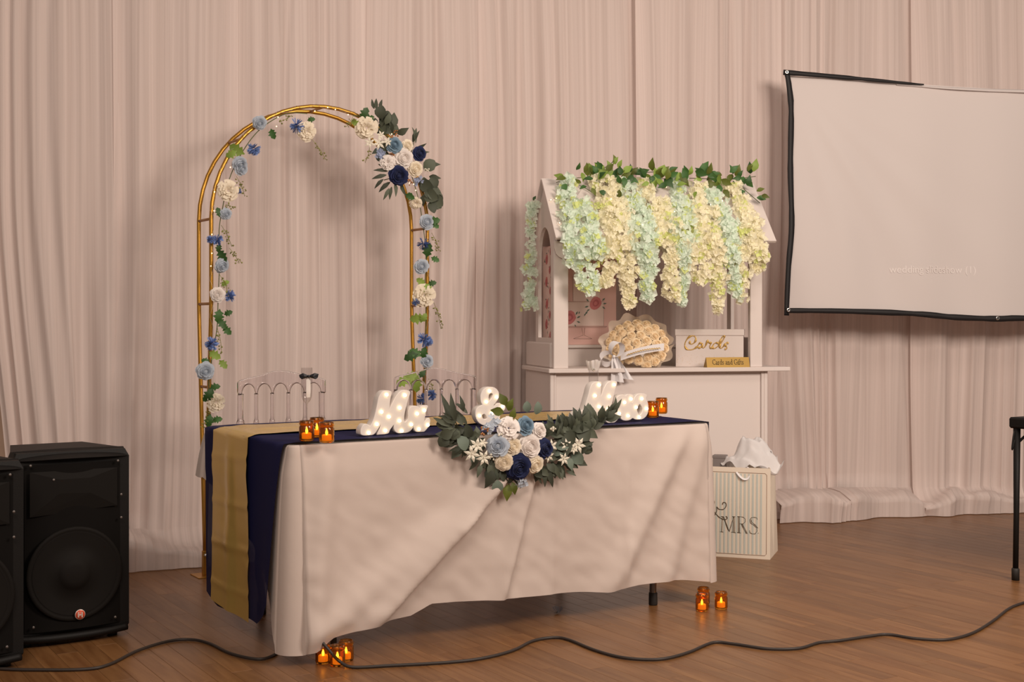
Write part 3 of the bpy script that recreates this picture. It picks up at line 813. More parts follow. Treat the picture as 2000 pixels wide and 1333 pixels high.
# ------------------------------------------------------------------ striped gift bag
ga = G(1504, 1094); gb = G(1383, 1086.5); GYAW = math.atan2((ga-gb).y, (ga-gb).x); GW, GH, GD = .46, .445, .27
GM = frame(ga, GYAW) @ Matrix.Translation((-GW, 0, 0))
g = thing('gift_bag', 'striped cream gift bag lettered & MRS. standing by the cart', 'gift bag', GM)
inn = .0; vs = [(0, 0, 0), (GW, 0, 0), (GW, GD, 0), (0, GD, 0), (0, .03, GH), (GW, .03, GH), (GW-.012, GD-.02, GH), (.012, GD-.02, GH)]
vs[5] = (GW, .02, GH); vs[4] = (0, .02, GH)
fold = [(GW-.035, GD*.52, GH), (GW, GD*.5, 0)]
bag = MB().add(vs, [(3, 2, 1, 0), (0, 1, 5, 4), (2, 3, 7, 6), (3, 0, 4, 7)])
bag.add([vs[1], fold[1], fold[0], vs[5], vs[2], vs[6]], [(0, 1, 2, 3), (1, 4, 5, 2)])
so = bag.build('bag_body', 'bag_cream', g, smooth=False)
md = so.modifiers.new('thickness', 'SOLIDIFY'); md.thickness = .0015; md.offset = -1
sl = .02/GH
def gface(x, z, d=.0012): return Vector((x, z*sl-d, z))
nst = 20
for k in range(nst):
    x = .03+(GW-.06)*k/nst; wv = (GW-.06)/nst*.45
    MB().add([gface(x, .022), gface(x+wv, .022), gface(x+wv, GH-.03), gface(x, GH-.03)], [(0, 1, 2, 3)]).build('stripe', 'bag_mint', so, smooth=False)
def strokes(name, lines, fn, r, m, parent):
    mb = MB()
    for l in lines:
        pts = [fn(*q) for q in l]
        mb.tube(pts, r, 5)
    return mb.build(name, m, parent)
strokes('border_line', [[(.026, .018), (GW-.026, .018), (GW-.018, .026), (GW-.018, GH-.033), (GW-.026, GH-.025), (.026, GH-.025), (.018, GH-.033), (.018, .026), (.026, .018)]], gface, .0010, 'ink_line', so)
def gpx(x, y):
    s, z = on_plane(x, y, ga, GYAW); return gface(s+GW, z)
zp = lambda pts: [(1370+a/4.444, 810+c/4.444) for a, c in pts]
AMP = [catmull([(a, c, 0) for a, c in q], 5) for q in (
    [(60, 830), (75, 760), (95, 740), (108, 765), (95, 800), (60, 830), (40, 870), (80, 890), (112, 878)],
    [(75, 795), (110, 850), (160, 900), (205, 915), (222, 900), (210, 885)],
    [(112, 878), (130, 840), (130, 805), (150, 825), (190, 825), (212, 795), (205, 770), (185, 768), (180, 785)])]
am = MB()
for q in AMP: am.tube([gpx(1370+v.x/4.444, 810+v.y/4.444) for v in q], .0021, 5)
am.build('ampersand', 'ink_dark', so)
MRS = [[(160, 1020), (190, 1022)], [(175, 1020), (180, 890)], [(165, 888), (185, 888), (232, 1010)], [(190, 888), (240, 1020)], [(240, 1020), (278, 890)], [(265, 888), (290, 890)], [(272, 890), (272, 1025)], [(282, 890), (284, 1028)], [(258, 1024), (297, 1028)],
       [(318, 890), (320, 1028)], [(328, 892), (330, 1030)], [(308, 1026), (342, 1032)], [(310, 888), (360, 893), (378, 910), (378, 935), (360, 952), (330, 952)], [(345, 955), (385, 1032), (398, 1035)], [(352, 952), (394, 1030)],
       [(483, 915), (478, 900), (455, 895), (430, 900), (418, 920), (425, 945), (455, 965), (478, 985), (482, 1015), (465, 1038), (440, 1038), (420, 1028), (416, 1008)], [(430, 915), (432, 935), (470, 965), (488, 990)], [(492, 1030), (493, 1034)]]
ms = MB()
for q in MRS: ms.tube([gpx(*p_) for p_ in zp(q)], .0014, 5)
ms.build('lettering', 'ink_dark', so)
# ribbon handle and tissue
hp = [gpx(*p_) for p_ in zp([(300, 505), (330, 540), (365, 565), (395, 560), (408, 520), (400, 475), (385, 465)])]
hp = [v+Vector((0, -.006*math.sin(i), 0)) for i, v in enumerate(hp)]
MB().tube(catmull(hp, 5), .0065, 8, flat=.35).build('ribbon_handle', 'satin_ribbon', g)
def tissue(a, c):
    an = a*2*math.pi; rr = .02+.98*c
    x = GW*.765+.145*math.cos(an)*rr*(1+.20*vn(a*9, 2)); y = GD*.5+.095*math.sin(an)*rr*(1+.22*vn(a*11, 3))
    z = GH-.035+.13*sstep(1.0, .35, c)+.045*(.5-abs(vn2(x*15, y*15, 51)))*2*(1-.4*c)+.02*(.5-abs(vn2(x*37, y*37, 52)))+.02*vn2(a*14, c*5, 5)*c+.03*vn(a*6, 6)*c+.02*vn2(a*7, c*9, 8)
    if c > .6: z += .06*abs(vn(a*10, 9))*(c-.6)/.4
    return (x, y, z)
MB().grid(tissue, 72, 22).build('tissue_paper', 'tissue_paper', g)
pa = P(1396, 890, 6.47)
gx = thing('gift_box', 'small grey box poking up out of the striped gift bag', 'box', frame((pa.x, pa.y, GH-.10), GYAW))
MB().bbox(-.01, .055, 0, .05, 0, pa.z-(GH-.10), .002).build('box_body', 'grey_card', gx, smooth=False)
MB().bbox(-.012, .057, -.002, .052, pa.z-(GH-.10)-.015, pa.z-(GH-.10)+.001, .002).build('lid', 'grey_card', gx, smooth=False)

# ------------------------------------------------------------------ cable and fallen petal
cp = [(-40, 1304), (0, 1307), (60, 1309), (165, 1308), (215, 1298), (270, 1271), (330, 1253), (375, 1250), (410, 1258), (450, 1277), (500, 1288), (530, 1283), (557, 1265)]
pts = [G(x, y, .006) for x, y in cp]
pts += [P(590, 1250, 4.52)+Vector((0, 0, -.0)), P(618, 1247, 4.345), P(642, 1270, 4.325), P(664, 1293, 4.318)]
pts += [G(x, y, .006) for x, y in [(690, 1304), (760, 1301), (870, 1295), (940, 1287), (1000, 1272), (1040, 1253), (1080, 1246), (1110, 1250), (1160, 1270), (1210, 1284), (1260, 1289), (1300, 1287), (1345, 1275), (1392, 1256), (1430, 1258), (1500, 1268), (1560, 1267), (1600, 1256), (1640, 1252), (1700, 1243), (1735, 1240), (1790, 1248), (1850, 1250), (1900, 1237), (1940, 1213), (1970, 1190), (2000, 1178), (2080, 1155)]]
pts = [Vector((v.x, v.y, max(v.z, .006))) for v in pts]
tag(MB().tube(catmull(pts, 7), .0055, 8).build('cable', 'cable_rubber'), 'black cable snaking across the wooden floor in front of the table', 'cable')
p = G(1089, 1199)
fp = thing('fallen_petal', 'small grey-blue silk floret fallen on the floor under the table', 'petal', loc=p)
for a in (20, 95, 160, 250):
    an = math.radians(a)
    MB().grid(lambda s_, c_: Vector(((.022*c_)*math.cos(an+(s_-.5)*1.1), (.022*c_)*math.sin(an+(s_-.5)*1.1), .002+.020*c_*c_*(1 if a < 170 else .2)+.004*s_)), 3, 3).build('petal', 'petal_grey', fp)
# ------------------------------------------------------------------ flower and leaf meshes (unit size, facing +Z)
CACHE = {}
def petal_patch(mb, a0, wd, r0, r1, h0, h1, cup, curl, n=3, m=4, rad_fn=None):
    vs = []
    for j in range(m+1):
        t = j/m
        for i in range(n+1):
            s = i/n*2-1; a = a0+s*wd*(.35+.65*math.sin(min(1, t*1.15)*math.pi*.62))
            r = lerp(r0, r1, t**1.1)-(abs(s)**2)*cup*t*r1
            z = lerp(h0, h1, t)-curl*max(0, t-.55)**2*4*(1-.25*s*s)
            vs.append((r*math.cos(a), r*math.sin(a), z))
    mb.add(vs, [(j*(n+1)+i, j*(n+1)+i+1, (j+1)*(n+1)+i+1, (j+1)*(n+1)+i) for j in range(m) for i in range(n)])
def rose_mesh(kind, m):
    key = ('rose', kind, m)
    if key in CACHE: return CACHE[key]
    rn = random.Random(kind*5+3); mb = MB()
    # bud spiral
    def bud(a, c):
        an = a*4.2*math.pi; r = .035+.21*a; return Vector((r*math.cos(an), r*math.sin(an), lerp(.3, .67-.07*a, c)))
    mb.grid(bud, 26, 2); mb.lathe([(.90, -.08), (.74, .12), (.56, .27), (.42, .38), (.3, .47), (.2, .55), (.1, .60), (.01, .62)], 14)
    lay = [(4, .26, .30, .25, .68, .0), (5, .30, .44, .2, .66, .04), (6, .34, .60, .14, .60, .08), (7, .36, .80, .04, .48, .14), (8, .36, 1.0, -.06, .27, .17)]
    if kind % 3 == 1: lay = lay+[(8, .3, 1.06, -.15, .05, .1)]
    for li, (n, r0, r1, h0, h1, cl) in enumerate(lay):
        off = rn.random()*6
        for k in range(n):
            a = off+2*math.pi*k/n+rn.uniform(-.12, .12)
            petal_patch(mb, a, 2.3/n*1.5, r0*.85, r1*rn.uniform(.93, 1.05), h0, h1*rn.uniform(.92, 1.06), .10, cl)
    CACHE[key] = mb.mesh('rose', m); return CACHE[key]
def peony_mesh(kind, m):
    key = ('peony', kind, m)
    if key in CACHE: return CACHE[key]
    rn = random.Random(kind*9+1); mb = MB()
    for n, r0, r1, h0, h1, cl in ((6, .05, .30, .2, .62, .1), (8, .1, .5, .15, .60, .12), (9, .15, .72, .08, .50, .14), (10, .2, .92, 0, .34, .16), (9, .2, 1.05, -.1, .10, .12)):
        off = rn.random()*6
        for k in range(n):
            petal_patch(mb, off+2*math.pi*k/n+rn.uniform(-.2, .2), 2.9/n, r0, r1*rn.uniform(.88, 1.08), h0, h1*rn.uniform(.85, 1.12), .02, cl+rn.uniform(-.05, .1))
    CACHE[key] = mb.mesh('peony', m); return CACHE[key]
def cornflower_mesh(kind):
    key = ('corn', kind)
    if key in CACHE: return CACHE[key]
    rn = random.Random(kind+40); mb = MB()
    for k in range(80):
        a = rn.random()*6.283; el = rn.uniform(-.1, 1.5); d = Vector((math.cos(a)*math.cos(el), math.sin(a)*math.cos(el), math.sin(el)))
        sd = d.orthogonal().normalized()*.13; L_ = rn.uniform(.75, 1.05)
        mb.add([d*.15-sd*.3, d*.15+sd*.3, d*L_+sd, d*(L_*.86), d*L_-sd], [(0, 1, 2, 3), (0, 3, 4)])
    CACHE[key] = mb.mesh('cornflower', 'silk_cornflower'); return CACHE[key]
def star_mesh():
    if 'star' in CACHE: return CACHE['star']
    mb = MB()
    for k in range(6):
        a = 2*math.pi*k/6; d = Vector((math.cos(a), math.sin(a), 0)); s_ = Vector((-d.y, d.x, 0))
        mb.add([d*.08-s_*.07, d*.08+s_*.07, d*.5+s_*.20+Vector((0, 0, .10)), d*1.0+Vector((0, 0, -.02)), d*.5-s_*.20+Vector((0, 0, .10)), d*.5+Vector((0, 0, .16))], [(0, 1, 2, 5), (2, 3, 5), (5, 3, 4), (0, 5, 4)])
    mb.sphere((0, 0, .14), .10, 6, 4); CACHE['star'] = mb.mesh('star_flower', 'star_white', False); return CACHE['star']
def hydrangea_mesh(kind, m='silk_hydrangea'):
    key = ('hyd', kind, m)
    if key in CACHE: return CACHE[key]
    rn = random.Random(kind+60); mb = MB()
    for k in range(11):
        c = Vector((rn.uniform(-.7, .7), rn.uniform(-.55, .55), rn.uniform(-.1, .25))); tl = Euler((rn.uniform(-.5, .5), rn.uniform(-.5, .5), rn.random()*6)).to_matrix()
        for q in range(4):
            a = math.pi/2*q; d = Vector((math.cos(a), math.sin(a), .25)); s_ = Vector((-math.sin(a), math.cos(a), 0))
            mb.add([c+tl @ (v*.36) for v in (Vector((0, 0, 0)), d*.6+s_*.48, d*1.02+s_*.1, d*.6-s_*.48)], [(0, 1, 2, 3)])
    CACHE[key] = mb.mesh('hydrangea', m); return CACHE[key]
def leaf_mesh(kind, m):
    key = ('leaf', kind, m)
    if key in CACHE: return CACHE[key]
    shp = {'willow': [(0, .02), (.15, .09), (.4, .15), (.7, .10), (.9, .04), (1, .004)],
           'round': [(0, .03), (.1, .20), (.3, .40), (.55, .46), (.8, .34), (.95, .14), (1, .03)],
           'broad': [(0, .02), (.12, .14), (.32, .27), (.55, .26), (.8, .12), (1, .005)],
           'lobed': [(0, .03), (.15, .10), (.3, .34), (.42, .20), (.55, .42), (.68, .22), (.82, .26), (1, .01)]}[kind]
    mb = MB(); n = len(shp)
    for t, wv in shp:
        z = .10*math.sin(t*math.pi)-.12*t*t
        mb.v += [(-wv, t, z+.25*wv), (0, t, z), (wv, t, z+.25*wv)]
    mb.f = [(i*3+k, i*3+k+1, (i+1)*3+k+1, (i+1)*3+k) for i in range(n-1) for k in range(2)]
    CACHE[key] = mb.mesh('leaf', m); return CACHE[key]
def sprig(parent, a, c, m='berry_green', nb=14, r=.0045):
    a = Vector(a); c = Vector(c); mb = MB(); mid = (a+c)/2+Vector((.006, -.006, 0)); cv = catmull([a, mid, c], 6)
    mb.tube(cv, .0011, 5)
    for k in range(nb):
        t = .25+.75*k/nb; q = cv[min(len(cv)-1, int(t*(len(cv)-1)))]; off = Vector((R.uniform(-1, 1), R.uniform(-.7, .3), R.uniform(-.8, .5))).normalized()*R.uniform(.008, .016)
        mb.tube([q, q+off], .0007, 4); mb.sphere(q+off, r*R.uniform(.6, 1), 6, 4)
    return mb.build('berry_sprig', m, parent, world=True)
CAMDIR = lambda p: (Vector((0, 0, CAMH))-Vector(p)).normalized()
def flower(parent, kind, p, r, nrm, m=None, v=None):
    v = R.randrange(6) if v is None else v
    if kind == 'rose': me = rose_mesh(v % 4, m)
    elif kind == 'peony': me = peony_mesh(v % 3, m)
    elif kind == 'cornflower': me = cornflower_mesh(v % 3)
    elif kind == 'star': me = star_mesh()
    else: me = hydrangea_mesh(v % 3, m or 'silk_hydrangea')
    return put({'rose': 'rose', 'peony': 'peony', 'cornflower': 'cornflower', 'star': 'star_flower', 'hyd': 'hydrangea'}[kind], me, parent, face(p, nrm, r, R.random()*6))
def leaf(parent, kind, m, p, d, L_, nrm, wmul=1.):
    return put('leaf', leaf_mesh(kind, m), parent, orient(p, d, nrm, (L_*wmul, L_, L_)))

# ------------------------------------------------------------------ garland flowers on the arch
def apx(x, y, fwd=.03):   # pixel on a plane in front of the arch's front hoop
    p0 = AM @ Vector((0, -.085-fwd, 0)); s, z = on_plane(x, y, p0, AYAW)
    return AM @ Vector((s, -.085-fwd, z))
AN = (AM.to_3x3() @ Vector((0, -1, 0)))
PXM = 6.1/2500
def garland(label, loc, spec, stempx):
    g_ = thing('flower_garland', label, 'garland', loc=loc)
    MB().tube(catmull([apx(x, y, .018) for x, y in stempx], 5), .0022, 5).build('vine', 'stem_green', g_, world=True)
    for it in spec:
        k, x, y, r = it[:4]; p = apx(x, y, .035)
        tilt = Vector((it[4] if len(it) > 4 else R.uniform(-.3, .3), 0, it[5] if len(it) > 5 else R.uniform(-.3, .3)))
        nrm = (AN*.6+CAMDIR(p)*.6+tilt)
        rr = r*p.y/2500
        if k == 'lb': flower(g_, 'rose', p, rr, nrm, 'silk_pale_blue')
        elif k == 'wp': flower(g_, 'peony', p, rr, nrm, 'silk_cream')
        elif k == 'wr': flower(g_, 'rose', p, rr, nrm, 'silk_white')
        elif k == 'cf': flower(g_, 'cornflower', p, rr, nrm)
        elif k in ('lf', 'll'):
            an = math.radians(it[4]); d = Vector((math.cos(an), -.15, math.sin(an)))
            p2 = apx(x-math.cos(an)*r, y+math.sin(an)*r, .03)
            leaf(g_, 'lobed', 'leaf_green' if k == 'lf' else 'leaf_lime', p2, d, 2*rr, CAMDIR(p)+Vector((R.uniform(-.4, .4), 0, R.uniform(-.2, .5))))
        elif k == 'sp': sprig(g_, p, apx(it[4], it[5], .035), nb=int(r))
    return g_
for o_ in ():
    pass
def spec_dir(s): return s
LEFT = [('lb', 507, 240, 14), ('lf', 533, 262, 11, -70), ('cf', 579, 246, 17), ('wp', 598, 256, 20, .2, -.2), ('sp', 609, 272, 16, 636, 312), ('lf', 608, 234, 8, 10), ('sp', 570, 225, 10, 548, 238),
        ('cf', 495, 291, 15, 0, -.9), ('ll', 463, 293, 17, 150), ('ll', 452, 301, 12, 210), ('lb', 467, 320, 17, .5, -.5), ('lb', 470, 330, 15, .6, -.2), ('wp', 445, 373, 22, -.1, 0), ('sp', 462, 345, 14, 478, 384), ('cf', 466, 374, 7),
        ('lb', 441, 418, 12, .3, -.2), ('lf', 427, 415, 10, 100), ('sp', 440, 400, 9, 455, 405), ('sp', 432, 440, 16, 452, 480), ('cf', 424, 468, 13, .2, -.5), ('cf', 411, 468, 9, -.6, 0), ('lf', 435, 500, 14, -60), ('lf', 428, 485, 9, -100), ('sp', 448, 485, 18, 467, 515),
        ('lb', 433, 519, 15, .4, -.4), ('wr', 425, 576, 15, -.2, 0), ('cf', 447, 578, 14, .3, 0), ('ll', 440, 554, 9, 30), ('sp', 428, 535, 14, 446, 575), ('lf', 428, 618, 14, -95), ('lf', 434, 633, 12, -50), ('lf', 444, 646, 11, -45), ('lf', 446, 612, 9, 20),
        ('sp', 424, 640, 14, 433, 690), ('cf', 413, 672, 15, -.2, 0), ('ll', 420, 694, 13, -30), ('ll', 436, 712, 11, -45), ('lf', 402, 706, 9, 160), ('lb', 401, 725, 18, -.1, -.1), ('lf', 409, 772, 14, 60), ('lf', 420, 757, 11, 15), ('wp', 421, 786, 19, .1, 0), ('lf', 405, 777, 11, 220), ('lf', 409, 822, 13, -100), ('lf', 425, 820, 10, 10), ('sp', 405, 800, 10, 396, 835)]
RIGHT = [('wp', 715, 249, 24, -.1, -.2), ('ll', 694, 240, 9, 160), ('lf', 712, 222, 13, 60), ('lf', 722, 232, 10, 20), ('sp', 690, 226, 14, 676, 248), ('sp', 722, 285, 10, 713, 318), ('wp', 812, 397, 13, -.2, -.4), ('lf', 801, 384, 10, -30),
         ('lb', 833, 434, 16, 0, 0), ('lf', 848, 432, 12, 10), ('lf', 850, 440, 9, -40), ('cf', 827, 476, 15, 0, -.5), ('sp', 843, 455, 18, 857, 490), ('lf', 836, 489, 15, 80), ('lf', 850, 507, 9, -25), ('lb', 823, 521, 16, -.1, 0), ('wp', 828, 577, 24, 0, -.1),
         ('ll', 833, 565, 14, -60), ('lf', 844, 554, 9, 15), ('ll', 822, 550, 10, 150), ('cf', 812, 590, 9, -.5, -.3), ('sp', 846, 588, 24, 861, 642), ('ll', 815, 622, 15, 190), ('ll', 828, 621, 10, 60), ('cf', 827, 664, 16, 0, 0), ('cf', 836, 668, 11, .4, -.2),
         ('lf', 803, 697, 15, 200), ('lf', 811, 690, 13, 150), ('lf', 828, 690, 12, 80), ('lb', 834, 706, 13, 0, .1), ('ll', 788, 747, 15, 200), ('ll', 815, 750, 17, -100), ('ll', 805, 738, 16, 170), ('lf', 826, 730, 10, 60), ('cf', 824, 779, 13, -.3, -.3), ('cf', 842, 772, 12, .3, 0), ('sp', 838, 740, 12, 845, 770)]
def fixs(sp): return sp
garland('silk flower garland wound up the left leg of the gold arch', apx(400, 820), LEFT, [(404, 830), (410, 790), (408, 740), (416, 690), (424, 640), (426, 590), (428, 540), (430, 500), (428, 450), (436, 400), (448, 350), (466, 310), (492, 270), (520, 243), (560, 222), (600, 222)])
garland('silk flower garland wound down the right leg of the gold arch', apx(830, 790), RIGHT, [(690, 226), (715, 232), (750, 260), (790, 310), (815, 380), (826, 440), (832, 500), (830, 560), (832, 620), (830, 680), (830, 730), (832, 780)])

# ------------------------------------------------------------------ swags
def swag(name, label, loc, px, fl, lv, zones, nrm0, twigs, rscale=1.):
    s = thing(name, label, 'flower swag', loc=loc)
    mb = MB()
    for tw in twigs: mb.tube(catmull([px(x, y, .0) for x, y in tw], 4), .0022, 5)
    mb.build('twig', 'stem_green', s, world=True)
    for k, x, y, r, tx, tz in fl:
        p = px(x, y, .055); rr = r*p.y/2500*rscale; nrm = nrm0*.7+CAMDIR(p)*.5+Vector((tx, 0, tz))
        if k == 'st': flower(s, 'star', px(x, y, .060), rr, nrm)
        elif k in ('hy', 'hp'): flower(s, 'hyd', px(x, y, .045), rr, nrm, 'silk_hydrangea' if k == 'hy' else 'silk_pale_blue')
        elif k == 'bc':
            bm = MB(); 
            for q in range(12): bm.sphere(px(x+R.uniform(-r, r), y+R.uniform(-r, r), .06+R.uniform(-.01, .01)), .0045*R.uniform(.7, 1.1), 6, 4)
            bm.build('berry_cluster', 'berry_copper', s, world=True)
        elif k == 'bw':
            bm = MB()
            for q in range(9): bm.sphere(px(x+R.uniform(-r, r), y+R.uniform(-r, r), .055+R.uniform(-.01, .01)), .0045*R.uniform(.7, 1.1), 6, 4)
            bm.build('berry_cluster', 'star_white', s, world=True)
        else:
            kd, m = {'wp': ('peony', 'silk_white'), 'wr': ('rose', 'silk_white'), 'cr': ('rose', 'silk_cream'), 'nv': ('rose', 'silk_navy'), 'lb': ('rose', 'silk_pale_blue'), 'db': ('rose', 'silk_dusty_blue')}[k]
            flower(s, kd, p, rr, nrm, m)
    for (k, m, x, y, an, L_, w_) in lv:      # base pixel, angle, length in pixels
        a = math.radians(an); p = px(x, y, .03+R.uniform(-.012, .015)); d = Vector((math.cos(a), R.uniform(-.35, .1), math.sin(a)))
        leaf(s, k, m, p, d, L_*p.y/2500, CAMDIR(p)+Vector((R.uniform(-.5, .5), 0, R.uniform(-.3, .6))), w_)
    for (kinds, m, x0, y0, x1, y1, n, an0, an1, L0, L1, sp) in zones:   # leaves along a twig from (x0,y0) to (x1,y1)
        for i in range(n):
            t = (i+R.random()*.6)/n; x = lerp(x0, x1, t)+R.uniform(-sp, sp); y = lerp(y0, y1, t)+R.uniform(-sp, sp)
            an = lerp(an0, an1, R.random()) if i % 2 else lerp(an1, an0, R.random()*.4); a = math.radians(an)
            p = px(x, y, .02+R.uniform(-.015, .02)); d = Vector((math.cos(a), R.uniform(-.35, .15), math.sin(a)))
            leaf(s, R.choice(kinds), m if isinstance(m, str) else R.choice(m), p, d, R.uniform(L0, L1)*p.y/2500, CAMDIR(p)+Vector((R.uniform(-.6, .6), 0, R.uniform(-.3, .6))))
    return s
EU = ['leaf_eucalyptus', 'leaf_eucalyptus', 'leaf_sage']
swag('flower_swag', 'navy and white rose swag with eucalyptus on the upper right of the arch', apx(787, 330), apx,
     [('wr', 787, 310, 21, 0, 0), ('nv', 778, 343, 21, -.1, -.2), ('nv', 818, 301, 16, .3, .1), ('db', 770, 284, 16, -.1, .2), ('cr', 795, 285, 13, .1, .2), ('cr', 810, 330, 17, .2, -.1), ('wp', 757, 318, 16, -.3, 0), ('hy', 741, 302, 14, -.3, 0), ('hy', 817, 354, 13, .2, -.2),
      ('st', 740, 280, 14, -.1, .1), ('st', 722, 279, 12, -.3, 0), ('st', 757, 277, 11, 0, .2), ('st', 744, 264, 10, 0, .2), ('bc', 772, 262, 7, 0, 0), ('bc', 800, 356, 6, 0, 0), ('bw', 833, 333, 5, 0, 0), ('bc', 766, 305, 4, 0, 0)],
     [('round', 'leaf_eucalyptus', 742, 232, 80, 26, 1), ('willow', 'leaf_eucalyptus', 736, 215, 95, 24, 1.2), ('willow', 'leaf_eucalyptus', 731, 213, 105, 20, 1.2), ('willow', 'leaf_eucalyptus', 741, 213, 75, 20, 1.2), ('broad', 'leaf_eucalyptus', 752, 243, 65, 26, 1), ('broad', 'leaf_eucalyptus', 765, 250, 80, 32, 1.1), ('broad', 'leaf_eucalyptus', 776, 262, 25, 26, 1),
      ('willow', 'leaf_eucalyptus', 806, 278, 75, 30, 1), ('willow', 'leaf_eucalyptus', 808, 276, 60, 24, 1), ('willow', 'leaf_eucalyptus', 812, 280, 100, 34, .7), ('willow', 'leaf_eucalyptus', 812, 290, 20, 24, 1), ('willow', 'leaf_eucalyptus', 822, 300, 10, 18, 1),
      ('willow', 'leaf_eucalyptus', 757, 335, 175, 28, 1), ('willow', 'leaf_eucalyptus', 755, 342, 195, 30, 1), ('willow', 'leaf_eucalyptus', 749, 350, 225, 26, 1), ('willow', 'leaf_eucalyptus', 762, 356, 220, 30, 1.1), ('willow', 'leaf_eucalyptus', 760, 368, 245, 26, 1), ('willow', 'leaf_eucalyptus', 765, 365, 260, 26, 1), ('willow', 'leaf_eucalyptus', 771, 358, 278, 28, 1), ('willow', 'leaf_eucalyptus', 783, 358, 290, 28, 1), ('willow', 'leaf_eucalyptus', 758, 328, 160, 22, 1),
      ('round', 'leaf_eucalyptus', 828, 332, 40, 28, 1), ('broad', 'leaf_eucalyptus', 835, 325, 10, 26, .9), ('broad', 'leaf_eucalyptus', 838, 345, -10, 24, .9), ('willow', 'leaf_eucalyptus', 842, 360, -45, 32, 1), ('round', 'leaf_eucalyptus', 838, 396, -60, 24, .9), ('round', 'leaf_eucalyptus', 845, 345, -80, 26, .9), ('broad', 'leaf_green', 798, 376, -60, 16, 1.1)],
     [(['round', 'broad'], 'leaf_eucalyptus', 822, 348, 846, 392, 16, -110, -20, 22, 32, 8), (['broad', 'round'], 'leaf_eucalyptus', 742, 240, 770, 268, 9, 30, 160, 20, 28, 6), (['round', 'broad'], EU, 745, 300, 775, 300, 6, 120, 200, 18, 26, 8)],
     AN, [[(744, 230), (765, 275), (790, 320), (830, 370), (842, 405)], [(800, 310), (808, 280), (812, 262)], [(775, 345), (750, 352)]])

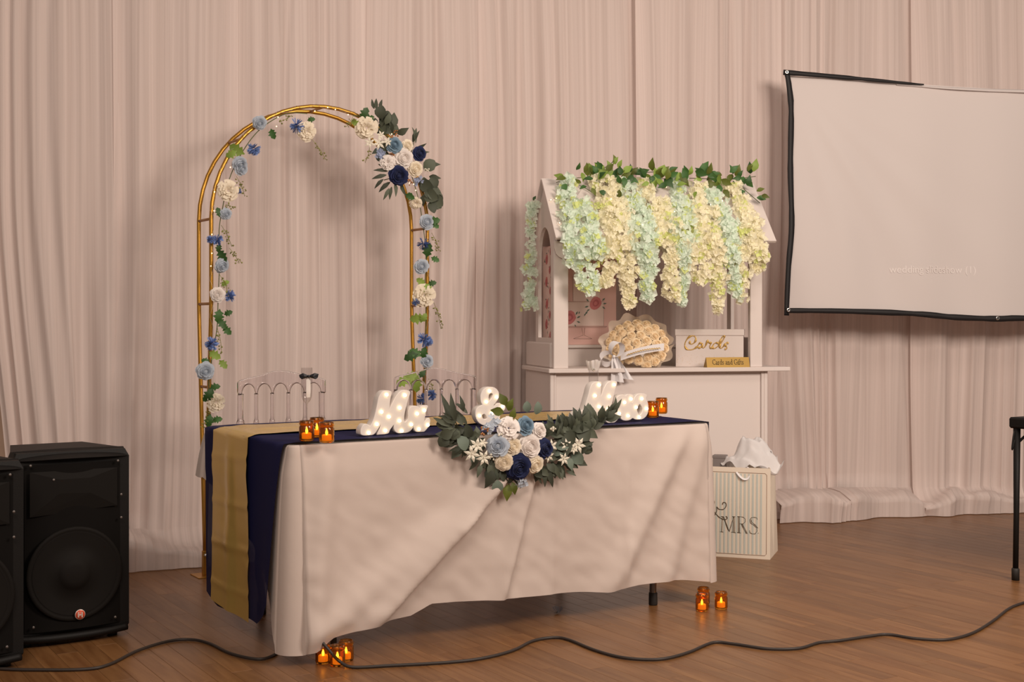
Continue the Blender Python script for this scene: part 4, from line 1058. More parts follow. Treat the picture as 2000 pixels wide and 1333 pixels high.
def cpx(x, y, fwd=0.):   # pixel on a plane in front of the table front edge
    p0 = TM @ Vector((0, -.035-fwd, 0)); s, z = on_plane(x, y, p0, TY); return TM @ Vector((s, -.035-fwd, z))
TN = (TM.to_3x3() @ Vector((0, -1, 0)))
OL = 'leaf_olive'
swag('flower_swag', 'navy, white and blue rose centrepiece with eucalyptus hanging over the table front', cpx(1010, 880), cpx,
     [('wp', 992, 838, 22, -.1, .3), ('wr', 1032, 873, 24, .1, .0), ('cr', 1001, 872, 17, 0, 0), ('cr', 984, 902, 18, -.2, -.2), ('lb', 972, 872, 20, -.3, .1), ('db', 1025, 833, 18, .2, .3), ('wr', 1052, 842, 15, .3, .2), ('nv', 1062, 877, 19, .5, 0), ('nv', 1011, 913, 24, 0, -.3), ('cr', 1043, 907, 18, .2, -.3), ('hp', 960, 829, 17, -.2, .4), ('hp', 952, 838, 13, -.3, .2), ('hp', 1012, 940, 16, 0, -.4), ('hp', 1021, 946, 10, .2, -.4),
      ('st', 1129, 870, 16, .1, 0), ('st', 922, 887, 16, -.1, -.1), ('st', 945, 895, 15, 0, -.1), ('st', 931, 871, 15, -.1, .1), ('st', 943, 866, 10, 0, .2), ('st', 1101, 897, 13, .3, -.1), ('st', 1077, 872, 13, .3, 0), ('st', 1106, 870, 12, .2, .1), ('st', 1071, 892, 12, .2, -.2), ('st', 1120, 878, 10, 0, 0), ('bc', 947, 842, 8, 0, 0), ('bc', 1031, 905, 6, 0, 0), ('bw', 960, 893, 6, 0, 0), ('bw', 975, 846, 5, 0, 0), ('bw', 1080, 838, 5, 0, 0)],
     [('broad', OL, 988, 792, 118, 27, 1.2), ('broad', OL, 993, 803, 72, 27, 1.1), ('broad', OL, 984, 806, 170, 27, 1.2), ('broad', OL, 999, 820, 75, 25, 1), ('broad', OL, 990, 822, 190, 20, 1.2), ('broad', OL, 1015, 836, 110, 20, 1.2), ('round', 'leaf_sage', 1030, 806, 92, 22, .85), ('round', 'leaf_sage', 1047, 810, 80, 26, .75),
      ('broad', OL, 994, 946, 262, 34, 1), ('broad', OL, 1000, 942, 285, 27, 1), ('round', 'leaf_sage', 972, 938, 265, 26, 1), ('broad', 'leaf_eucalyptus', 962, 918, 250, 40, 1), ('willow', 'leaf_eucalyptus', 940, 905, 255, 30, 1.3), ('willow', 'leaf_eucalyptus', 935, 900, 225, 28, 1), ('willow', 'leaf_eucalyptus', 1070, 915, 285, 40, 1), ('willow', 'leaf_eucalyptus', 1062, 918, 275, 34, 1), ('willow', 'leaf_eucalyptus', 1048, 920, 290, 28, 1), ('willow', 'leaf_eucalyptus', 1080, 905, 295, 36, 1), ('willow', 'leaf_eucalyptus', 1105, 902, 330, 26, 1.2), ('willow', 'leaf_eucalyptus', 1106, 920, 335, 22, 1.2), ('willow', 'leaf_eucalyptus', 1132, 872, 15, 30, 1), ('willow', 'leaf_eucalyptus', 1138, 880, -10, 20, 1),
      ('round', 'leaf_sage', 895, 852, 300, 32, .9), ('willow', 'leaf_eucalyptus', 888, 835, 112, 72, .7), ('willow', 'leaf_eucalyptus', 890, 825, 100, 58, .8), ('willow', 'leaf_eucalyptus', 905, 832, 130, 48, 1), ('willow', 'leaf_eucalyptus', 912, 830, 125, 36, 1), ('willow', 'leaf_eucalyptus', 885, 838, 175, 30, 1), ('willow', 'leaf_eucalyptus', 890, 868, 195, 24, 1), ('willow', 'leaf_eucalyptus', 896, 875, 200, 22, 1), ('willow', 'leaf_eucalyptus', 886, 828, 150, 30, 1)],
     [(['round', 'broad'], 'leaf_eucalyptus', 878, 836, 945, 868, 34, 90, 265, 20, 30, 13), (['broad', 'round'], 'leaf_eucalyptus', 1068, 852, 1150, 838, 34, -50, 130, 22, 33, 13), (['willow', 'broad'], 'leaf_eucalyptus', 1085, 842, 1165, 826, 16, 60, 110, 28, 40, 6), (['broad'], 'leaf_eucalyptus', 1150, 838, 1200, 812, 15, 10, 100, 24, 32, 4), (['willow'], 'leaf_eucalyptus', 1182, 820, 1204, 796, 5, 50, 95, 22, 30, 2), (['round', 'broad'], EU, 1080, 880, 1135, 880, 18, -90, 30, 20, 30, 10), (['round', 'broad'], EU, 945, 905, 1005, 925, 9, 220, 300, 24, 36, 8), (['broad'], 'leaf_eucalyptus', 1045, 915, 1090, 905, 13, 245, 325, 24, 36, 7), (['willow', 'broad'], EU, 900, 862, 975, 910, 16, 190, 300, 24, 36, 9), (['willow'], 'leaf_eucalyptus', 880, 830, 915, 800, 8, 80, 170, 24, 40, 6), (['willow', 'broad'], EU, 1060, 885, 1125, 905, 10, 260, 350, 22, 34, 8)],
     TN, [[(880, 800), (905, 850), (960, 870), (1010, 890), (1080, 860), (1150, 835), (1205, 800)], [(1010, 890), (995, 940)], [(1080, 870), (1130, 880)]], 1.12)

# ------------------------------------------------------------------ wisteria and vine on the cart roof
def rpx(x, y, lift=.03):     # pixel on the front roof slope, or straight down from the eave
    tmp = None
    for k in range(60):
        yd = lerp(-.06, RY, k/59.)
        s, z = bloc(x, y, yd); zr = EZ+(RZ-EZ)*(yd+.045)/(RY+.045)
        if z <= zr+.016:
            sl_ = Vector((0, -(RZ-EZ), RY+.045)).normalized()
            return BM @ (Vector((s, yd, z))+sl_*lift)
        tmp = (s, z, yd)
    s, z = bloc(x, y, RY if y < 400 else -.06)
    return BM @ Vector((s, RY if y < 400 else -.06, z+lift*.5))
def hang(x, y, lift): 
    if y > 462: 
        s, z = bloc(x, y, -.065-lift); return BM @ Vector((s, -.065-lift, z))
    return rpx(x, y, lift)
def floret(mb, c, d, r, rn):
    n_ = d.orthogonal().normalized(); q = d.cross(n_); ro = rn.random()*6
    for k in range(4):
        a = ro+math.pi/2*k+rn.uniform(-.2, .2); e = n_*math.cos(a)+q*math.sin(a); f = d.cross(e)
        mb.add([c, c+(e*.55+f*.48+d*.35)*r, c+(e*1.0+d*.5*rn.uniform(.2, 1.2))*r, c+(e*.55-f*.48+d*.35)*r], [(0, 1, 2, 3)])
WIS = []
def wisteria(col, px, wd, fn=None):
    WIS.append((px[0][0]+px[-1][0], col, px, wd, fn))
wisteria('mint', [(1109, 345), (1106, 400), (1110, 460), (1112, 520)], (16, 11))
wisteria('mint', [(1138, 392), (1142, 440), (1144, 480), (1146, 505)], (16, 26))
wisteria('mint', [(1150, 425), (1162, 470), (1176, 492)], (14, 14))
wisteria('mint', [(1134, 515), (1136, 545), (1150, 572)], (12, 11))
wisteria('mint', [(1156, 500), (1158, 540), (1156, 566)], (10, 10))
wisteria('cream', [(1178, 352), (1184, 400), (1196, 450), (1206, 510)], (24, 28))
wisteria('cream', [(1205, 400), (1216, 450), (1226, 520), (1228, 565), (1226, 603)], (22, 9))
wisteria('cream', [(1188, 460), (1196, 515), (1186, 540), (1180, 556)], (22, 9))
wisteria('mint', [(1219, 358), (1232, 410), (1246, 470), (1262, 520), (1265, 588)], (18, 13))
wisteria('mint', [(1240, 400), (1258, 440), (1274, 480), (1272, 540)], (20, 10))
wisteria('cream', [(1252, 355), (1262, 400), (1280, 440), (1290, 480)], (15, 24))
wisteria('cream', [(1284, 395), (1302, 440), (1312, 490), (1310, 540), (1314, 585)], (20, 12))
wisteria('mint', [(1322, 340), (1324, 380), (1334, 430), (1340, 480)], (13, 24))
wisteria('mint', [(1318, 410), (1330, 470), (1334, 530), (1330, 595)], (20, 7))
wisteria('cream', [(1360, 362), (1356, 410), (1366, 460), (1372, 505), (1370, 553)], (16, 14))
wisteria('cream', [(1380, 420), (1396, 470), (1404, 520), (1402, 560), (1401, 612)], (22, 10))
wisteria('mint', [(1384, 378), (1404, 420), (1418, 460), (1426, 510)], (16, 20))
wisteria('mint', [(1420, 440), (1430, 490), (1432, 540), (1440, 582)], (18, 12))
wisteria('cream', [(1424, 362), (1440, 400), (1452, 440), (1468, 480), (1484, 510)], (15, 20))
wisteria('cream', [(1450, 410), (1464, 450), (1490, 490), (1478, 530)], (20, 8))
wisteria('cream', [(1444, 480), (1450, 530), (1450, 588)], (16, 9))
wisteria('cream', [(1336, 470), (1344, 500), (1346, 520)], (18, 10))
def gl(x, y, lift): 
    p0 = BM @ Vector((-.03, .33, 0)); Z = p0.y; return P(x, y, Z)
WIS.sort(key=lambda q: q[0])
wisteria('mint', [(1041, 392), (1034, 440), (1036, 500), (1033, 560), (1035, 602)], (10, 11), gl)
for wi, (_, col, px_, wd, fn) in enumerate(WIS):
    rn = random.Random(wi*13+5)
    fn = fn or hang; lf = .022+.02*hsh(wi, 4)
    pts = catmull([fn(x, y+(8 if q_ == 0 and y < 400 else 0), lf) for q_, (x, y) in enumerate(px_)], 10)
    lab = ('pale mint' if col == 'mint' else 'cream yellow')+' silk wisteria strand on the cart roof, %s strand counted from the left' % ORD[wi] if fn is hang else 'pale mint silk wisteria strand hanging down the left side of the cart'
    w_ = thing('wisteria_strand', lab, 'wisteria', loc=pts[0], group='wisteria strands on the cart')
    MB().tube(pts[::2]+[pts[-1]], .0015, 5).build('stem', 'stem_green', w_, world=True)
    mb = MB(); mb2 = MB(); length = sum((b_-a_).length for a_, b_ in zip(pts, pts[1:]))
    n_ = int(length/.0036*(.5+(wd[0]+wd[1])/42))
    for k in range(n_):
        t = rn.random(); i = int(t*(len(pts)-1)); c = pts[i]; wpx = lerp(wd[0], wd[1], t)*(1.05+.45*vn(t*9, wi))
        rad = wpx*c.y/2500*math.sqrt(rn.random()); a = rn.random()*6.283
        off = Vector((math.cos(a)*rad, -abs(math.sin(a))*rad*.55-.002, rn.uniform(-.012, .012)))
        d = (off.normalized()*.7+Vector((rn.uniform(-.6, .6), -.7, rn.uniform(-.6, .4)))).normalized()
        floret(mb2 if rn.random() < .09 else mb, c+off, d, rn.uniform(.013, .026), rn)
    stuff(mb.build('blossoms', 'wisteria_'+col, w_, world=True, smooth=False)); stuff(mb2.build('buds', 'wisteria_lime', w_, world=True, smooth=False))
vine = thing('leafy_vine', 'green leafy vine lying along the ridge of the cart roof', 'vine', loc=rpx(1280, 350))
mb = MB()
VT = [[(1085, 362), (1140, 352), (1210, 358), (1280, 350), (1350, 352), (1420, 356), (1475, 345)], [(1150, 355), (1168, 335), (1190, 322), (1200, 312)], [(1130, 368), (1150, 378), (1166, 392)], [(1440, 365), (1462, 385), (1482, 402)], [(1210, 350), (1230, 340), (1255, 338), (1290, 335)]]
def vpx(x, y, l=.03):
    if y < 352: s, z = bloc(x, y, RY-.02); return BM @ Vector((s, RY-.02-l*.3, z))
    return rpx(x, y, l)
for tw in VT: mb.tube(catmull([vpx(x, y, .02) for x, y in tw], 5), .002, 5)
mb.build('stem', 'stem_green', vine, world=True)
RV = random.Random(3)
def vleaf(x, y, an, L_, m=None):
    a = math.radians(an); L_ *= 1.22; p = vpx(x, y, .05+RV.uniform(0, .035)); d = Vector((math.cos(a), RV.uniform(-.5, .1), math.sin(a)))
    leaf(vine, 'broad', m or RV.choice(['leaf_green', 'leaf_green', 'leaf_olive', 'leaf_lime']), p, d, L_*p.y/2500, CAMDIR(p)+Vector((RV.uniform(-.7, .7), 0, RV.uniform(-.2, .7))))
for q in [(1200, 322, 100, 16), (1196, 322, 60, 14), (1205, 330, 70, 15), (1190, 332, 110, 16), (1177, 326, 160, 16), (1180, 330, 20, 14), (1166, 345, 100, 22), (1158, 340, 120, 20), (1146, 345, 95, 22), (1172, 350, 80, 22), (1180, 345, 50, 20), (1195, 350, 60, 22), (1202, 345, 40, 18), (1210, 350, 30, 20), (1098, 362, 170, 18), (1100, 368, 190, 18), (1102, 376, 240, 18), (1120, 352, 60, 14), (1138, 352, 70, 14), (1130, 360, -80, 16), (1152, 372, 180, 16), (1166, 366, 250, 20), (1160, 352, 230, 20), (1140, 384, 200, 14), (1150, 386, -60, 14), (1165, 392, -30, 16), (1130, 376, 150, 12),
          (1203, 392, -90, 18), (1205, 380, 110, 16), (1212, 368, -90, 18), (1228, 342, 40, 18), (1236, 342, 20, 22), (1242, 338, 10, 20), (1226, 338, 80, 14), (1278, 348, 40, 28), (1282, 345, 60, 22), (1270, 350, 150, 18), (1268, 366, -80, 22), (1276, 370, -60, 20), (1295, 370, 80, 20), (1298, 366, 20, 18), (1305, 352, 30, 18), (1296, 380, 200, 18), (1315, 382, 10, 16), (1345, 352, 70, 16), (1338, 356, 120, 16), (1362, 360, 60, 22), (1372, 352, 90, 18), (1378, 360, 10, 18), (1366, 364, 190, 16),
          (1392, 372, 200, 20), (1402, 368, -30, 20), (1400, 378, 250, 20), (1408, 385, -60, 18), (1418, 356, 40, 18), (1410, 354, 170, 16), (1436, 356, 70, 20), (1432, 352, 110, 16), (1452, 357, 60, 16), (1462, 358, 75, 22), (1466, 352, 100, 20), (1452, 380, 75, 18), (1440, 368, 190, 16), (1470, 392, 20, 14), (1472, 400, -10, 16), (1478, 404, -20, 14), (1450, 388, 200, 18), (1260, 380, 200, 14), (1230, 366, 220, 18), (1352, 395, 250, 12)]:
    vleaf(*q)
for k in range(46):
    x = RV.uniform(1150, 1470); y = 352+RV.uniform(-6, 20); vleaf(x, y, RV.choice([RV.uniform(20, 160), RV.uniform(200, 340)]), RV.uniform(14, 22))
leaf(WM and vine, 'broad', 'leaf_green', gl(1041, 392, 0), (.5, 0, .8), .03, (0, -1, .2))

# ------------------------------------------------------------------ lit marquee letters
def smooth_poly(pts, n=3):
    m = len(pts); out = []
    for i in range(m):
        p0, p1, p2, p3 = (Vector((*pts[(i+k-1) % m], 0)) for k in range(4))
        for k in range(n):
            t = k/n; v = .5*((2*p1)+(p2-p0)*t+(2*p0-5*p1+4*p2-p3)*t*t+(3*p1-p0-3*p2+p3)*t**3); out.append((v.x, v.y))
    return out
def marquee(label, polys, bulbs, sc, ox, oy, pl, pr, depth=.032):
    a_ = G(*pl, TOP+.006); c_ = G(*pr, TOP+.006); yaw = math.atan2((c_-a_).y, (c_-a_).x)
    M = frame((a_.x, a_.y, TOP+.0065), yaw)
    s = thing('marquee_sign', label, 'light-up sign', M, 'lit marquee letters on the table')
    cu = bpy.data.curves.new('letter_body', 'CURVE'); cu.dimensions = '2D'; cu.fill_mode = 'BOTH'
    cu.extrude = depth/2-.002; cu.bevel_depth = .002; cu.bevel_resolution = 1
    zmin = 9; conv = []
    for pg in polys:
        q = []
        for x, y in smooth_poly(pg):
            ss, z = on_plane(x/sc+ox, y/sc+oy, a_, yaw); q.append((ss, z-TOP-.0065)); zmin = min(zmin, q[-1][1])
        conv.append(q)
    for q in conv:
        sp = cu.splines.new('POLY'); sp.points.add(len(q)-1)
        for i, (x, z) in enumerate(q): sp.points[i].co = (x, max(z-zmin, .002), 0, 1)
        sp.use_cyclic_u = True
    tmp = bpy.data.objects.new('tmp', cu); scene.collection.objects.link(tmp)
    me = bpy.data.meshes.new_from_object(tmp.evaluated_get(bpy.context.evaluated_depsgraph_get())); bpy.data.objects.remove(tmp)
    me.transform(Matrix.Translation((0, depth/2, 0)) @ Matrix.Rotation(math.pi/2, 4, 'X')); me.materials.clear(); me.materials.append(MATS['letter_white'])
    link('letter_body', me, s)
    bm = MB().sphere((0, 0, 0), .0058, 10, 8).mesh('bulb', 'bulb_glow')
    for x, y in bulbs:
        ss, z = on_plane(x/sc+ox, y/sc+oy, a_, yaw); link('bulb', bm, s, Matrix.Translation((ss, -.0035, max(z-TOP-.0065-zmin, .008))))
    return s
MR = [(170, 1110), (150, 1060), (160, 1000), (190, 940), (240, 905), (300, 925), (335, 950), (400, 820), (440, 680), (475, 520), (500, 400), (545, 310), (600, 262), (680, 255), (745, 280), (728, 370), (712, 470), (705, 560), (708, 620), (750, 540), (820, 400), (880, 310), (950, 255), (1030, 245), (1105, 275), (1095, 340), (1060, 450), (1030, 560), (1010, 640), (995, 720), (990, 800), (1000, 870), (1040, 850), (1075, 800), (1080, 740), (1078, 690), (1085, 640), (1110, 590), (1160, 558), (1230, 555), (1280, 580), (1297, 605), (1330, 565), (1390, 550), (1455, 552), (1425, 640), (1395, 760), (1385, 830), (1392, 870), (1440, 810), (1480, 790), (1500, 830), (1490, 900), (1460, 960), (1410, 1020), (1370, 1050), (1290, 1060), (1220, 1040), (1190, 990), (1188, 940), (1150, 990), (1100, 1040), (1020, 1070), (900, 1078), (830, 1045), (800, 980), (800, 900), (760, 950), (710, 1020), (690, 1070), (640, 1090), (560, 1100), (480, 1105), (530, 990), (550, 880), (520, 930), (470, 1010), (430, 1070), (380, 1108), (280, 1125)]
marquee('lit white marquee letters Mr on the left half of the table', [MR], [(645, 330), (545, 665), (690, 760), (455, 905), (295, 1075), (620, 1030), (1000, 340), (900, 585), (895, 840), (940, 1035), (1125, 910), (1240, 700), (1380, 635), (1275, 1000), (1450, 920)], 10, 690, 740, (707, 852.5), (828, 844.5))
AMPO = [(215, 480), (215, 400), (250, 310), (310, 250), (390, 225), (480, 228), (550, 265), (595, 330), (600, 410), (580, 480), (530, 550), (485, 610), (510, 635), (560, 590), (640, 575), (710, 600), (740, 650), (730, 700), (690, 740), (640, 800), (620, 900), (650, 990), (600, 1045), (520, 1040), (440, 1010), (380, 1030), (280, 1040), (180, 990), (120, 900), (100, 800), (120, 700), (190, 640), (250, 605), (225, 550)]
marquee('lit white marquee ampersand between the two letter signs', [AMPO, [(380, 470), (378, 410), (400, 362), (445, 345), (480, 370), (470, 430), (430, 490), (395, 530)][::-1], [(240, 820), (290, 795), (335, 840), (345, 905), (285, 925), (240, 880)][::-1]], [(395, 305), (550, 435), (325, 540), (680, 645), (175, 840), (445, 790), (630, 985)], 11.108, 920, 740, (932, 833.6), (985, 831))
MS = [(110, 900), (100, 830), (115, 780), (150, 742), (210, 715), (280, 722), (305, 690), (340, 560), (380, 420), (410, 300), (450, 220), (520, 180), (590, 180), (615, 200), (610, 300), (605, 400), (612, 455), (630, 410), (665, 310), (720, 210), (790, 165), (870, 170), (905, 190), (880, 290), (850, 400), (830, 500), (805, 600), (790, 700), (800, 770), (850, 720), (868, 640), (880, 520), (930, 450), (1000, 420), (1040, 430), (1062, 442), (1100, 415), (1180, 415), (1215, 440), (1200, 520), (1180, 590), (1205, 540), (1250, 450), (1310, 405), (1400, 400), (1462, 430), (1445, 480), (1475, 560), (1490, 660), (1475, 760), (1430, 830), (1360, 870), (1250, 870), (1200, 845), (1150, 878), (1080, 892), (1010, 880), (980, 835), (978, 780), (950, 830), (900, 890), (850, 930), (780, 940), (720, 920), (690, 860), (640, 920), (600, 945), (520, 945), (480, 900), (470, 850), (440, 920), (390, 955), (300, 960), (180, 960)]
marquee('lit white marquee letters Mrs on the right half of the table', [MS, [(1335, 585), (1385, 670), (1372, 760), (1320, 800), (1290, 750), (1275, 690), (1295, 630)][::-1]], [(565, 235), (845, 230), (490, 435), (755, 450), (565, 640), (735, 680), (405, 730), (1040, 560), (1160, 495), (1360, 490), (1255, 650), (1450, 675), (940, 765), (1105, 810), (1310, 835), (230, 850), (555, 900)], 9.524, 1110, 730, (1121, 832), (1262, 822))

# ------------------------------------------------------------------ amber candle jars
def votive(label, p, grp):
    c = thing('candle_jar', label, 'candle', loc=p, group=grp)
    r, h = .0262, .070
    prof = [(.020, 0), (r-.002, .002), (r, .008), (r, h-.022), (r-.0025, h-.018), (r-.0025, h-.014), (r, h-.011), (r, h-.007), (r-.002, h-.004), (r-.001, h),
            (r-.004, h), (r-.005, h-.010), (r-.004, h-.024), (r-.0035, .010), (r-.006, .006)]
    MB().lathe(prof, 24).build('glass_jar', 'amber_glass', c)
    cd = MB().lathe([(.0165, .0066), (.0170, .008), (.0170, .024), (.015, .026), (.004, .0245)], 16).build('tealight', 'candle_wax', c)
    MB().lathe([(.0015, .0245), (.0048, .031), (.0040, .036), (.0018, .042), (.0004, .046)], 10).build('flame', 'flame', cd)
    return c
TBL = 'amber candle jars on the table'; FLR = 'amber candle jars on the floor'
for x, y, lb in ((599, 862.5, 'amber glass candle jar at the left end of the table, leftmost of three'), (638, 866, 'amber glass candle jar at the left end of the table, nearest the Mr letters'), (619, 855, 'amber glass candle jar standing behind the two at the left end of the table'),
                 (1275, 816.5, 'amber glass candle jar right beside the Mrs letters'), (1292, 811.5, 'amber glass candle jar furthest right on the table'), (1242, 812, 'amber glass candle jar seen through the last letter of the Mrs sign')):
    p = G(x, y, TOP+.0045); p.z = TOP+.006 if .33 > tloc(x, y)[1] else TOP+.0115; votive(lb, p, TBL)
for x, y, lb in ((631, 1296, 'amber glass candle jar on the floor, leftmost of three by the front table leg'), (659, 1301, 'amber glass candle jar on the floor, frontmost of three by the front table leg'), (676, 1291, 'amber glass candle jar on the floor, rightmost of three by the front table leg'),
                 (1371, 1194, 'amber glass candle jar on the floor at the right table corner, frontmost of three'), (1374, 1181, 'amber glass candle jar on the floor hidden behind another one at the right table corner'), (1408.5, 1190, 'amber glass candle jar on the floor furthest right, standing alone')):
    votive(lb, G(x, y, 0), FLR)

# ------------------------------------------------------------------ toasting flutes
def flute(label, p, bow):
    f = thing('champagne_flute', label, 'glass', loc=p)
    k = .0215
    MB().lathe([(.030, 0), (.030, .002), (.006, .006), (.0035, .012), (.0035, .088), (.006, .094), (.014, .102), (k-.002, .118), (k, .15), (k, .228)], 20, capt=False).build('glass', 'clear_glass', f)
    return f
p = G(599, 835, TOP+.012); p.z = TOP+.012
f = flute('clear champagne flute dressed with black bow tie and white strip', p, True)
nr = CAMDIR(p); nr.z = 0; nr.normalize(); sx = Vector((-nr.y, nr.x, 0)); sx = -sx if sx.x < 0 else sx
bp = p+Vector((0, 0, .196))+nr*.024+sx*.008
bw = MB()
for sg in (-1, 1):
    q = lambda a, z_, d: bp+sx*(a*sg)+Vector((0, 0, z_))+nr*d
    bw.add([q(.002, .004, .004), q(.022, .013, .008), q(.037, .007+.002*sg, .004), q(.034, -.005, .004), q(.026, -.011, .008), q(.002, -.004, .004), q(.016, 0, .012), q(.018, 0, -.002)], [(0, 1, 6), (1, 2, 6), (2, 3, 6), (3, 4, 6), (4, 5, 6), (5, 0, 6), (1, 0, 7), (2, 1, 7), (3, 2, 7), (4, 3, 7), (5, 4, 7), (0, 5, 7)])
bw.sphere(bp+nr*.006, .006, 8, 6); bw.build('bow_tie', 'black_ribbon', f, world=True, smooth=False)
sb = MB().grid(lambda a, c: p+Vector((0, 0, lerp(.115, .19, c)))+(nr*math.cos((a-.5)*.75+.3)+sx*math.sin((a-.5)*.75+.3))*(.0232-.004*sstep(.25, 0, c)), 4, 8)
sb.build('shirt_strip', 'silk_white', f, world=True)
p = TM @ Vector((1.64, .55, 0)); p.z = TOP+.013
f = flute('clear champagne flute wrapped in tulle with a jewel, behind the Mrs letters', p, False)
def tul(a, c):
    an = a*2*math.pi; r = .024+.008*c+.004*math.sin(an*9)*c; return p+Vector((r*math.cos(an), r*math.sin(an), lerp(.188, .232, c)+.006*vn(a*12, 3)*c))
MB().grid(tul, 54, 4).build('tulle', 'organza', f, world=True)
jb = MB(); nr = CAMDIR(p)
for a in range(6): jb.sphere(p+nr*.029+Vector((.005*math.cos(a), 0, .19+.005*math.sin(a))), .003, 6, 4)
jb.build('jewel', 'chrome', f, world=True)

# ------------------------------------------------------------------ rose bouquet on the cart
p0 = BM @ Vector((.506, .12, 0)); bz = P(1247, 676, p0.y).z; bc = Vector((p0.x, p0.y, bz))
BQ = thing('rose_bouquet', 'round bouquet of cream roses in pale wrapping with white bow on the cart', 'bouquet', loc=(bc.x, bc.y, CT))
fn_ = (CAMDIR(bc)*.9+Vector((-.12, -.2, .35))).normalized(); rt = Vector((0, 0, 1)).cross(fn_).normalized(); up_ = fn_.cross(rt)
k_ = bc.y/2500
pos = [(0, 0)]+[(20*math.cos(a), 17*math.sin(a)) for a in [2*math.pi*i/7+.3 for i in range(7)]]+[(39*math.cos(a), 33*math.sin(a)) for a in [2*math.pi*i/13 for i in range(13)]]+[(54*math.cos(a), 44*math.sin(a)) for a in [2*math.pi*i/18+.2 for i in range(18)]]
for x, y in pos:
    if y < -41: continue
    dome = .05*(1-(x/62)**2-(y/54)**2); q = bc+rt*(x*k_)+up_*(y*k_)+fn_*dome
    n_ = fn_+rt*(x/90)+up_*(y/90)
    put('rose', rose_mesh(R.randrange(4), 'silk_peach'), BQ, face(q, n_, 10.3*k_, R.random()*6))
def wrap(a, c):
    an = a*2*math.pi; r = lerp(.35, 1.0, c); fl = 1+.07*math.sin(an*11)*c+.06*vn(a*17, 4)*c
    x = 70*math.cos(an)*r*fl; y = 60*math.sin(an)*r*fl
    d = lerp(-.16, .035, c**.8)+.012*math.sin(an*14)*c
    q = bc+rt*(x*k_)+up_*(y*k_)+fn_*d
    if q.z < CT+.003: q.z = CT+.003
    if q.y > (BM @ Vector((.5, .35, 0))).y: q.y = (BM @ Vector((.5, .35, 0))).y
    return q
MB().grid(wrap, 84, 9).build('wrapping', 'paper_wrap', BQ, world=True)
def bqp(x, y, d): return P(x, y, bc.y-d)
rb = MB().grid(lambda a, c: bqp(lerp(1212, 1297, a), lerp(698, 678, a)+lerp(-7, 7, c)-3*math.sin(a*3.1), .10+.02*math.sin(a*math.pi)), 14, 3); rb.build('printed_ribbon', 'satin_ribbon', BQ, world=True)
MB().grid(lambda a, c: bqp(lerp(1224, 1290, a), lerp(694, 680.5, a)+lerp(-1, 1, c)-3*math.sin(a*3.1)+.8*math.sin(a*90), .122+.02*math.sin(a*math.pi)), 60, 1).build('ribbon_lettering', 'gold_print', BQ, world=True)
def loop(cx, cy, an, L_, W_):
    a = math.radians(an); d = Vector((math.cos(a), -math.sin(a))); n_ = Vector((-d.y, d.x))
    def fn(s_, c_):
        t = s_*2*math.pi; l = L_*(1-math.cos(t))/2; wv = W_*math.sin(t)*.6
        q = Vector((cx, cy))+d*l+n_*(wv+(c_-.5)*W_*.7*math.sin(t/2))
        return bqp(q.x, q.y, .125+.018*math.sin(t/2)+(c_-.5)*.02)
    return MB().grid(fn, 16, 3)
loop(1199, 697, 72, 30, 19).build('bow_loop', 'satin_ribbon', BQ, world=True)
loop(1199, 697, 195, 27, 19).build('bow_loop', 'satin_ribbon', BQ, world=True)
def tail(pts, w0, w1):
    def fn(a, c):
        q = catmull([(x, y, 0) for x, y in pts], 8); v = q[min(len(q)-1, int(a*(len(q)-1)))]
        return bqp(v.x+(c-.5)*lerp(w0, w1, a), v.y+(c-.5)*4*a, .132+.014*math.sin(c*7+a*3))
    return MB().grid(fn, 16, 5)
tail([(1200, 698), (1203, 715), (1206, 746)], 10, 26).build('bow_tail', 'satin_ribbon', BQ, world=True)
tail([(1201, 698), (1212, 718), (1224, 741)], 10, 28).build('bow_tail', 'satin_ribbon', BQ, world=True)
MB().sphere(bqp(1199, 697, .145), .009, 8, 6).build('bow_knot', 'satin_ribbon', BQ, world=True)

# ------------------------------------------------------------------ card box and gold plate
cyaw = math.radians(-11.5)
pb = BM @ Vector((.80, .16, 0)); pb = Vector(((1319.5-1000)*pb.y/2500, pb.y, CT)); CBM = frame(pb, cyaw)
cb = thing('card_box', 'white card box lettered Cards in gold script on the cart counter', 'box', CBM)
cw = on_plane(1452, 680, pb, cyaw)[0]; ch = P(1319.5, 643.5, pb.y).z-CT
MB().bbox(0, cw, 0, .14, 0, ch-.03, .002).build('box_body', 'paint_white', cb, smooth=False)
MB().bbox(-.004, cw+.004, -.004, .144, ch-.034, ch, .003).build('lid', 'paint_white', cb, smooth=False)
def cpt(a, c, d=.0008):
    s_, z_ = on_plane(1300+a/7.692, 620+c/7.692, pb, cyaw); return Vector((s_, -d, z_-CT))
CARDS = [[(370, 355), (365, 390), (390, 405), (430, 385), (455, 340), (445, 295), (400, 280), (345, 305), (300, 370), (290, 430), (320, 480), (375, 490), (430, 475), (480, 440)],
         [(548, 398), (515, 390), (487, 425), (490, 458), (518, 455), (548, 410), (556, 395), (550, 445), (570, 460), (600, 430), (632, 352), (645, 360), (650, 385), (685, 385), (666, 430), (668, 463), (700, 455), (715, 430)],
         [(806, 400), (772, 385), (736, 393), (710, 430), (716, 465), (752, 462), (796, 420), (824, 350), (848, 304), (868, 281), (885, 290), (868, 335), (828, 400), (814, 448), (832, 466), (868, 440), (900, 402), (928, 376), (942, 386), (928, 394)],
         [(900, 402), (905, 430), (922, 455), (912, 478), (890, 478)]]
cs = MB()
for q in CARDS:
    pl_ = catmull([(a, c, 0) for a, c in q], 5); n_ = len(pl_)
    cs.tube([cpt(v.x, v.y) for v in pl_], [.0028+.0032*max(0, math.sin(i*.42)) for i in range(n_)], 6, flat=1)
cs.build('lettering', 'gold_print', cb)
